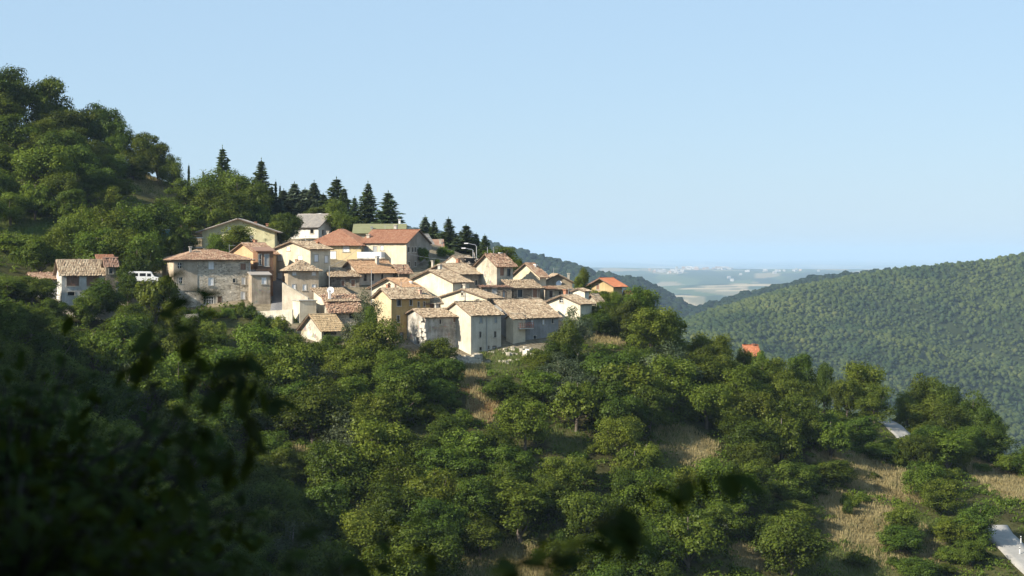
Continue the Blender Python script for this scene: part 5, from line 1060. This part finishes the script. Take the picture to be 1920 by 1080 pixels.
def blades(name, px_c, mat, dens, hh, seed, pick):
    rg = np.random.default_rng(seed); X_, Y_, S_ = [], [], []
    for cx, cy, a, b, c in CW:
        if not pick(c): continue
        n = int(dens*a*b*3.14); t = rg.uniform(0, 6.28, n); q = np.sqrt(rg.random(n))*1.12; X_.append(cx+a*q*np.cos(t)); Y_.append(cy+b*q*np.sin(t))
    x = np.concatenate(X_); y = np.concatenate(Y_); nn = .5+wav(x, y, 5, .5, 33)+wav(x, y, 2, .3, 44); k = rg.random(len(x)) < .35+.65*np.clip(nn, 0, 1); k &= ~in_poly(x, y, VILL) | (y < 300); x, y, nn = x[k], y[k], nn[k]; z = height(x, y)
    k = len(x); a = rg.uniform(0, 6.28, k); h = hh*rg.uniform(.5, 1.3, k)*(.5+.8*np.clip(nn, 0, 1)); wdt = .05
    b = np.c_[x, y, z-.05]; s_ = np.c_[np.cos(a), np.sin(a), 0*a]*wdt; lean = rg.normal(0, .22, (k, 3))*h[:, None]; lean[:, 2] = 0
    tp = b+np.c_[0*x, 0*x, h]+lean; v = np.stack([b-s_, b+s_, tp+s_*.3, tp-s_*.3], 1).reshape(-1, 3)
    return tag(add(name, np_mesh(name, v, np.arange(k*4).reshape(-1, 4), [mat], {'rnd': ('FACE', 'FLOAT', np.clip(nn*.7+rg.uniform(0, .4, k), 0, 1))})), kind='stuff')
isdry = lambda c: c[0] > .15
blades('dry_grass', None, m_grass('dry_grass', [(0, (.14, .12, .05)), (.4, (.27, .22, .105)), (.8, (.38, .32, .17)), (1, (.18, .18, .065))]), 62, .55, 5, isdry)
blades('grass', None, m_grass('green_grass', [(0, (.05, .08, .02)), (.5, (.10, .14, .035)), (1, (.17, .19, .06))]), 60, .4, 6, lambda c: not isdry(c))

# ------------------------------------------------------------------ far woods: crowns as one mass per hill
def ico(seed, sub=2):
    import bmesh
    bm = bmesh.new(); bmesh.ops.create_icosphere(bm, subdivisions=sub, radius=1); rg = np.random.default_rng(seed)
    v = np.array([q.co[:] for q in bm.verts]); f = np.array([[q.index for q in t.verts] for t in bm.faces]); bm.free()
    v *= (1+rg.normal(0, .14, (len(v), 1))); return v, f
ICO = [ico(s_, 2) for s_ in range(4)]; ICO3 = [ico(s_, 3) for s_ in range(4)]
def m_forest(dark=False):
    m, n, l = newmat('forest'); at = N(n, 'ShaderNodeAttribute', attribute_name='rnd'); tc = n.new('ShaderNodeTexCoord')
    n1 = N(n, 'ShaderNodeTexNoise', i_Scale=.9, i_Detail=5, i_Roughness=.75); l.new(tc.outputs['Object'], n1.inputs['Vector'])
    n2 = N(n, 'ShaderNodeTexNoise', i_Scale=.012, i_Detail=4); l.new(tc.outputs['Object'], n2.inputs['Vector'])
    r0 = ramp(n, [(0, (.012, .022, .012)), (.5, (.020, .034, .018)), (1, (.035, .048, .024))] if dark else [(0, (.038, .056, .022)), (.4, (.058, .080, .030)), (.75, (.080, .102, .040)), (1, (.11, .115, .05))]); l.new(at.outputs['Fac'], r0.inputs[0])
    r1 = ramp(n, [(.3, (.55, .58, .56)), (.7, (1.2, 1.2, 1.15))]); l.new(n1.outputs[0], r1.inputs[0]); c = mixc(n, l, 1., r0.outputs[0], r1.outputs[0], 'MULTIPLY')
    r2 = ramp(n, [(.38, (.66, .76, .80)), (.62, (1.3, 1.2, .95))]); l.new(n2.outputs[0], r2.inputs[0]); c = mixc(n, l, 1., c, r2.outputs[0], 'MULTIPLY')
    d = n.new('ShaderNodeBsdfDiffuse'); l.new(c, d.inputs[0]); bp = N(n, 'ShaderNodeBump', i_Strength=1.0, i_Distance=1.2); l.new(n1.outputs[0], bp.inputs['Height']); l.new(bp.outputs[0], d.inputs['Normal']); outp(n, l, d.outputs[0]); return m
FM = m_forest(); FM_SHADE = m_forest(True)  # second copy: shade of the two back ridges put into a darker colour
def forest(name, k, n, px0, px1, Y0, Y1, cr, seed, hi=False):
    rg = np.random.default_rng(seed); pts = []
    yy = rg.uniform(Y0, Y1, n*14); pp = rg.uniform(px0, px1, n*14); x = (pp-960)/F*yy; z = height(x, yy); rz = ridge_z(x, yy, k)
    ok = (np.abs(z-rz) < 12); z2 = height(x, yy-12); ok &= (z/yy > (z2/(yy-12))-.004)   # on this hill, on its near side
    x, yy, z = x[ok], yy[ok], z[ok]; grid = {}; out = []
    for a, b, c in zip(x, yy, z):
        key = (int((a+9*math.sin(b*.13))//(cr*1.3)), int((b+9*math.sin(a*.17))//(cr*1.3)))
        if key in grid: continue
        grid[key] = 1; out.append((a, b, c))
        if len(out) >= n: break
    V_, F_, R__ = [], [], []; off = 0; src = ICO3 if hi else ICO
    for a, b, c in out:
        v, f = src[rg.integers(4)]; s_ = cr*min(1.7, .85*math.exp(rg.normal(0, .33))); an = rg.uniform(0, 6.28); ca, sa = math.cos(an), math.sin(an)
        vv = v@np.array([[ca, sa, 0], [-sa, ca, 0], [0, 0, 1]])*s_*np.array([1, 1, rg.uniform(.7, 1.15)])+np.array([a, b, c+s_*.55]); V_.append(vv); F_.append(f+off); off += len(v); R__.append(np.full(len(f), np.clip(rg.normal(.42+.13*math.sin(a*.03+b*.011)+.1*math.sin(b*.05-a*.017), .15), 0, 1)))
    print(name, len(out)); me = np_mesh(name, np.concatenate(V_), np.concatenate(F_), [FM if k == 0 else FM_SHADE], {'rnd': ('FACE', 'FLOAT', np.concatenate(R__))}); tag(add(name, me), kind='stuff')
forest('forest', 0, 24000, 1230, 2080, 1550, 2560, 2.2, 1)
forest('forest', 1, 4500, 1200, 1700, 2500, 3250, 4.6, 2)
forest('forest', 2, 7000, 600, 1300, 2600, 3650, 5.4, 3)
# ------------------------------------------------------------------ labels for the trees: nearest landmark, side and rank
LM = [('stone house', 395, 530), ('villa', 430, 440), ('white house by the conifers', 585, 425), ('ochre house', 755, 600), ('tall narrow house', 890, 630), ('straw-coloured barn', 605, 610), ('square roofless ruin', 875, 680), ('balcony house', 1010, 620), ('bright cream house', 1060, 580), ('timber-fronted house', 1135, 530), ('lone orange roof', 1413, 658),
      ('upper white road', 1672, 798), ('lower right road', 1885, 1040), ('large dry clearing', 1640, 960), ('small grassy gap', 1065, 828), ('long brown gap', 1290, 838), ('bottom dry grass', 930, 1062), ('green glade', 540, 940), ('small white house', 155, 530), ('hilltop grass patch', 305, 350), ('tallest spruce', 417, 330), ('camper van', 272, 520), ('teal shed', 308, 442), ('right-hand dry strip', 1885, 900), ('half-dead tree', 1348, 1010)]
ORD = ['nearest', 'second', 'third', 'fourth', 'fifth', 'sixth', 'seventh', 'eighth', 'ninth', 'tenth', 'eleventh', 'twelfth', 'thirteenth', 'fourteenth', 'fifteenth', 'sixteenth']
LOOK = {'oak': 'dark green round', 'light': 'light green airy', 'grey': 'grey-green open', 'tall': 'slim upright green', 'yellow': 'yellow-green', 'spiky': 'feathery upright', 'bush': 'dark green', 'bushl': 'light green', 'bluecon': 'bluish', 'spruce': 'dark', 'cypress': 'thin dark'}
sec = {}
for t in TREES:
    cy = t['top']*.65+t['bot']*.35; b = min(LM, key=lambda q: math.hypot(q[1]-t['px'], q[2]-cy)); dx, dy = t['px']-b[1], cy-b[2]
    side = ('right of' if dx > 0 else 'left of') if abs(dx) > abs(dy)*2.2 else ('below' if dy > 0 else 'above') if abs(dy) > abs(dx)*2.2 else (('lower ' if dy > 0 else 'upper ')+('right of' if dx > 0 else 'left of'))
    if t['kind'] == 'bluecon' and not t['label']: noun = 'conifer'
    else: noun = 'bush' if t['bush'] else 'tree'
    sec.setdefault((b[0], side, t['kind'], noun), []).append((math.hypot(dx, dy), id(t), t))
for (lm, side, kd, noun), L_ in sec.items():
    for r_, (_, _, t) in enumerate(sorted(L_, key=lambda q: q[:2])):
        if t['label']: lab = t['label']
        else:
            s_ = {'lower right of': 'down and right of', 'lower left of': 'down and left of', 'upper right of': 'up and right of', 'upper left of': 'up and left of'}.get(side, side)
            o_ = 'nearest' if r_ == 0 else ORD[min(r_, 15)]+' nearest'
            lab = f"{LOOK[kd]} {noun}, {o_} such {s_} the {lm}"
        grp = 'bushes of the wooded slopes' if t['bush'] else 'conifers on the crest' if kd in ('spruce', 'bluecon', 'cypress') else 'broadleaf trees of the wooded slopes'
        tag(t['root'], lab, 'bush' if t['bush'] else 'tree', grp)
# ------------------------------------------------------------------ leafy branches close to the camera, out of focus and in the shade of the bank
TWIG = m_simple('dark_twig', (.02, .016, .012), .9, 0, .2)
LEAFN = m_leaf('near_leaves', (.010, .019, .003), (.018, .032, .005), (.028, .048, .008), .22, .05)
def leaf_shape(p, d, n, L_, W_, mb, rg, r):
    d = d.normalized(); s_ = d.cross(n).normalized(); n = s_.cross(d); k = 5; a = []
    for i_ in range(k+1):
        t = i_/k; w = W_*math.sin(math.pi*min(1, t*.92+.08))**.8*.5; c = p+d*L_*t-n*L_*.18*t*t; a.append((c-s_*w+n*w*.25, c, c+s_*w+n*w*.25))
    for q in range(k):
        mb.quad(a[q][0], a[q][1], a[q+1][1], a[q+1][0], r); mb.quad(a[q][1], a[q][2], a[q+1][2], a[q+1][1], r)
def sprig(root, pts, Yd, n, L_, seed, droop=.6, sp=1.0, pinn=1):
    """twig through pixel points (px, py[, dY]) at distance Yd with leaves along it"""
    rg = random.Random(seed); w = [Vector(P(q[0], q[1], Yd+(q[2] if len(q) > 2 else 0))) for q in pts]; m = MB(); m.tube(w, [.004*Yd/4]+[.0022*Yd/4]*(len(w)-2)+[.0012*Yd/4], 5); tw = m.build('twig', TWIG, root)
    lf = MB(); tot = sum((b-a).length for a, b in zip(w[:-1], w[1:]))
    for i_ in range(n):
        t = tot*(i_+rg.random()*.8)/n; j = 0
        while j < len(w)-2 and t > (w[j+1]-w[j]).length: t -= (w[j+1]-w[j]).length; j += 1
        dr = (w[j+1]-w[j]).normalized(); p = w[j]+dr*t; sd_ = Vector((rg.uniform(-1, 1), rg.uniform(-1, 1), rg.uniform(-.6, .6)))
        d = (dr*.5+sd_*sp+Vector((0, 0, -droop))).normalized(); leaf_shape(p, d, Vector((rg.uniform(-.4, .4), rg.uniform(-1, .2), 1)).normalized(), L_*rg.uniform(.65, 1.2), L_*rg.uniform(.42, .6), lf, rg, rg.random())
    lf.build('leaves', LEAFN, tw)
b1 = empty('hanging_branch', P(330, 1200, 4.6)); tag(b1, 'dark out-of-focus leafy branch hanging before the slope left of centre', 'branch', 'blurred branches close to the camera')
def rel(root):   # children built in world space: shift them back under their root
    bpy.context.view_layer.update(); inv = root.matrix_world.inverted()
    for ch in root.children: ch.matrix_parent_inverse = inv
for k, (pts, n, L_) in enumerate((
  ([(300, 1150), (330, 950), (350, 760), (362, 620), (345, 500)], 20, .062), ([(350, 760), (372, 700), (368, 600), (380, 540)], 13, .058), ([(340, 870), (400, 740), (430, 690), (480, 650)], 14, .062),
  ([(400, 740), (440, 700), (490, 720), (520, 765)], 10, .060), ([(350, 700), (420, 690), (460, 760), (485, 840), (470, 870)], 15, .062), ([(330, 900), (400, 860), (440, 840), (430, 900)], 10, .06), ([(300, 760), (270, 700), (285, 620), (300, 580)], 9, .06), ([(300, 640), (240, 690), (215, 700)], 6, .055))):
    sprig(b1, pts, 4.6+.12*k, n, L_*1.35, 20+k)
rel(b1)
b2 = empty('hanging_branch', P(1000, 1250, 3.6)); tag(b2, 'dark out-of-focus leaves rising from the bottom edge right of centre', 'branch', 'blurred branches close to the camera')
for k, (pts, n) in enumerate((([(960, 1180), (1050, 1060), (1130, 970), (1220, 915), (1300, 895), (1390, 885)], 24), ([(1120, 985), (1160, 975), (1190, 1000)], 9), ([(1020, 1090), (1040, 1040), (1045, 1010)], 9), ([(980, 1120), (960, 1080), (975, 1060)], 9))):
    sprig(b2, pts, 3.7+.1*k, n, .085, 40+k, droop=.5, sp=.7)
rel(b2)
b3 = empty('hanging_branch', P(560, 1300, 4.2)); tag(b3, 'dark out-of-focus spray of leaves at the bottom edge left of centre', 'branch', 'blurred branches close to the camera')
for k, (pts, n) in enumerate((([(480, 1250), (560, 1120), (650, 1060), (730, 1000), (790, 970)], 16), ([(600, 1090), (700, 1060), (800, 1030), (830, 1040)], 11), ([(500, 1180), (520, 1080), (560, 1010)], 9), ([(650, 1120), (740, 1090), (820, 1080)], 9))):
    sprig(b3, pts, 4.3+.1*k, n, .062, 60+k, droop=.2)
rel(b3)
# leafy young tree rising from the bank at the lower left, 7 to 12 m away
def near_tree(name, label, cx, cy, cz, rx, ry, rz_, n, seed, L_=.085):
    base = Vector((cx, cy, hz(cx, cy)-.2)); root = empty(name, base); tag(root, label, 'tree', 'shaded leafy trees close to the camera')
    rg = random.Random(seed); m = MB(); c = Vector((cx, cy, cz))-base; m.tube([(0, 0, -.5), (.1, 0, c.z*.5), (c.x, c.y, c.z)], [.05, .035, .015], 7); lf = MB(); br = MB()
    for b in range(int(n/14)):
        d = Vector((rg.gauss(0, 1), rg.gauss(0, 1), rg.gauss(0, 1))).normalized(); e = c+Vector((d.x*rx, d.y*ry, d.z*rz_))*rg.uniform(.35, 1.0)**.7; s_ = Vector((c.x*.8, c.y*.8, max(c.z-rz_*.9, c.z*rg.uniform(.5, 1.1)))); br.tube([s_, s_.lerp(e, .5)+Vector((0, 0, .1)), e], [.009, .006, .003], 4)
        for q in range(14):
            t = rg.uniform(.45, 1.0); p = s_.lerp(e, t)+Vector((rg.gauss(0, .13), rg.gauss(0, .13), rg.gauss(0, .11))); dd = Vector((rg.uniform(-1, 1), rg.uniform(-1, 1), rg.uniform(-.8, .3))).normalized(); leaf_shape(p, dd, Vector((rg.uniform(-.5, .5), rg.uniform(-.5, .5), 1)).normalized(), L_*rg.uniform(.7, 1.2), L_*.48, lf, rg, rg.random())
    m.build('trunk', TWIG, root); br.build('branches', TWIG, root); lf.build('crown', LEAFN, root)
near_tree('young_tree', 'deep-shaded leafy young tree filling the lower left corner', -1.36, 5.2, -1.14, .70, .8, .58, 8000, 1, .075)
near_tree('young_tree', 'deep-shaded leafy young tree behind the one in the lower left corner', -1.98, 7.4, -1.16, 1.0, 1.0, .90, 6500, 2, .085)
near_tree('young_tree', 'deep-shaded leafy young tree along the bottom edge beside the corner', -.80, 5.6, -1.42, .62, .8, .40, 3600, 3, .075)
# unseen oaks added round the viewpoint to shade the near branches
for i_, (x_, y_, w_, h_, lb) in enumerate(((-9.5, 3, 9, 9, 'unseen tree added for shade left of the viewpoint'), (-7, -4.5, 9, 10, 'unseen tree added for shade behind the viewpoint, left'), (-13, 12, 9, 9, 'unseen tree added for shade farther along the left bank'), (3, -6, 9, 9.5, 'unseen tree added for shade straight behind the viewpoint'), (-16, -1, 10, 10, 'unseen tree added for shade highest on the bank'))):
    t = tree(0, y_, w_, h_, 'oak', x=x_); TREES.pop(); tag(t['root'], lb, 'tree', 'unseen trees added for shade beside the camera')
# ------------------------------------------------------------------ haze
m = bpy.data.materials.new('haze'); m.use_nodes = True; n = m.node_tree.nodes; n.clear(); o_ = n.new('ShaderNodeOutputMaterial'); pv = n.new('ShaderNodeVolumePrincipled')
pv.inputs['Color'].default_value = (.57, .765, 1.0, 1); pv.inputs['Density'].default_value = HAZE; pv.inputs['Anisotropy'].default_value = 0.0
m.node_tree.links.new(pv.outputs[0], o_.inputs['Volume'])
mb = MB(); mb.box(-72000, 72000, -72000, 72000, -420, 130); hzb = mb.build('haze', m); tag(hzb, kind='stuff')
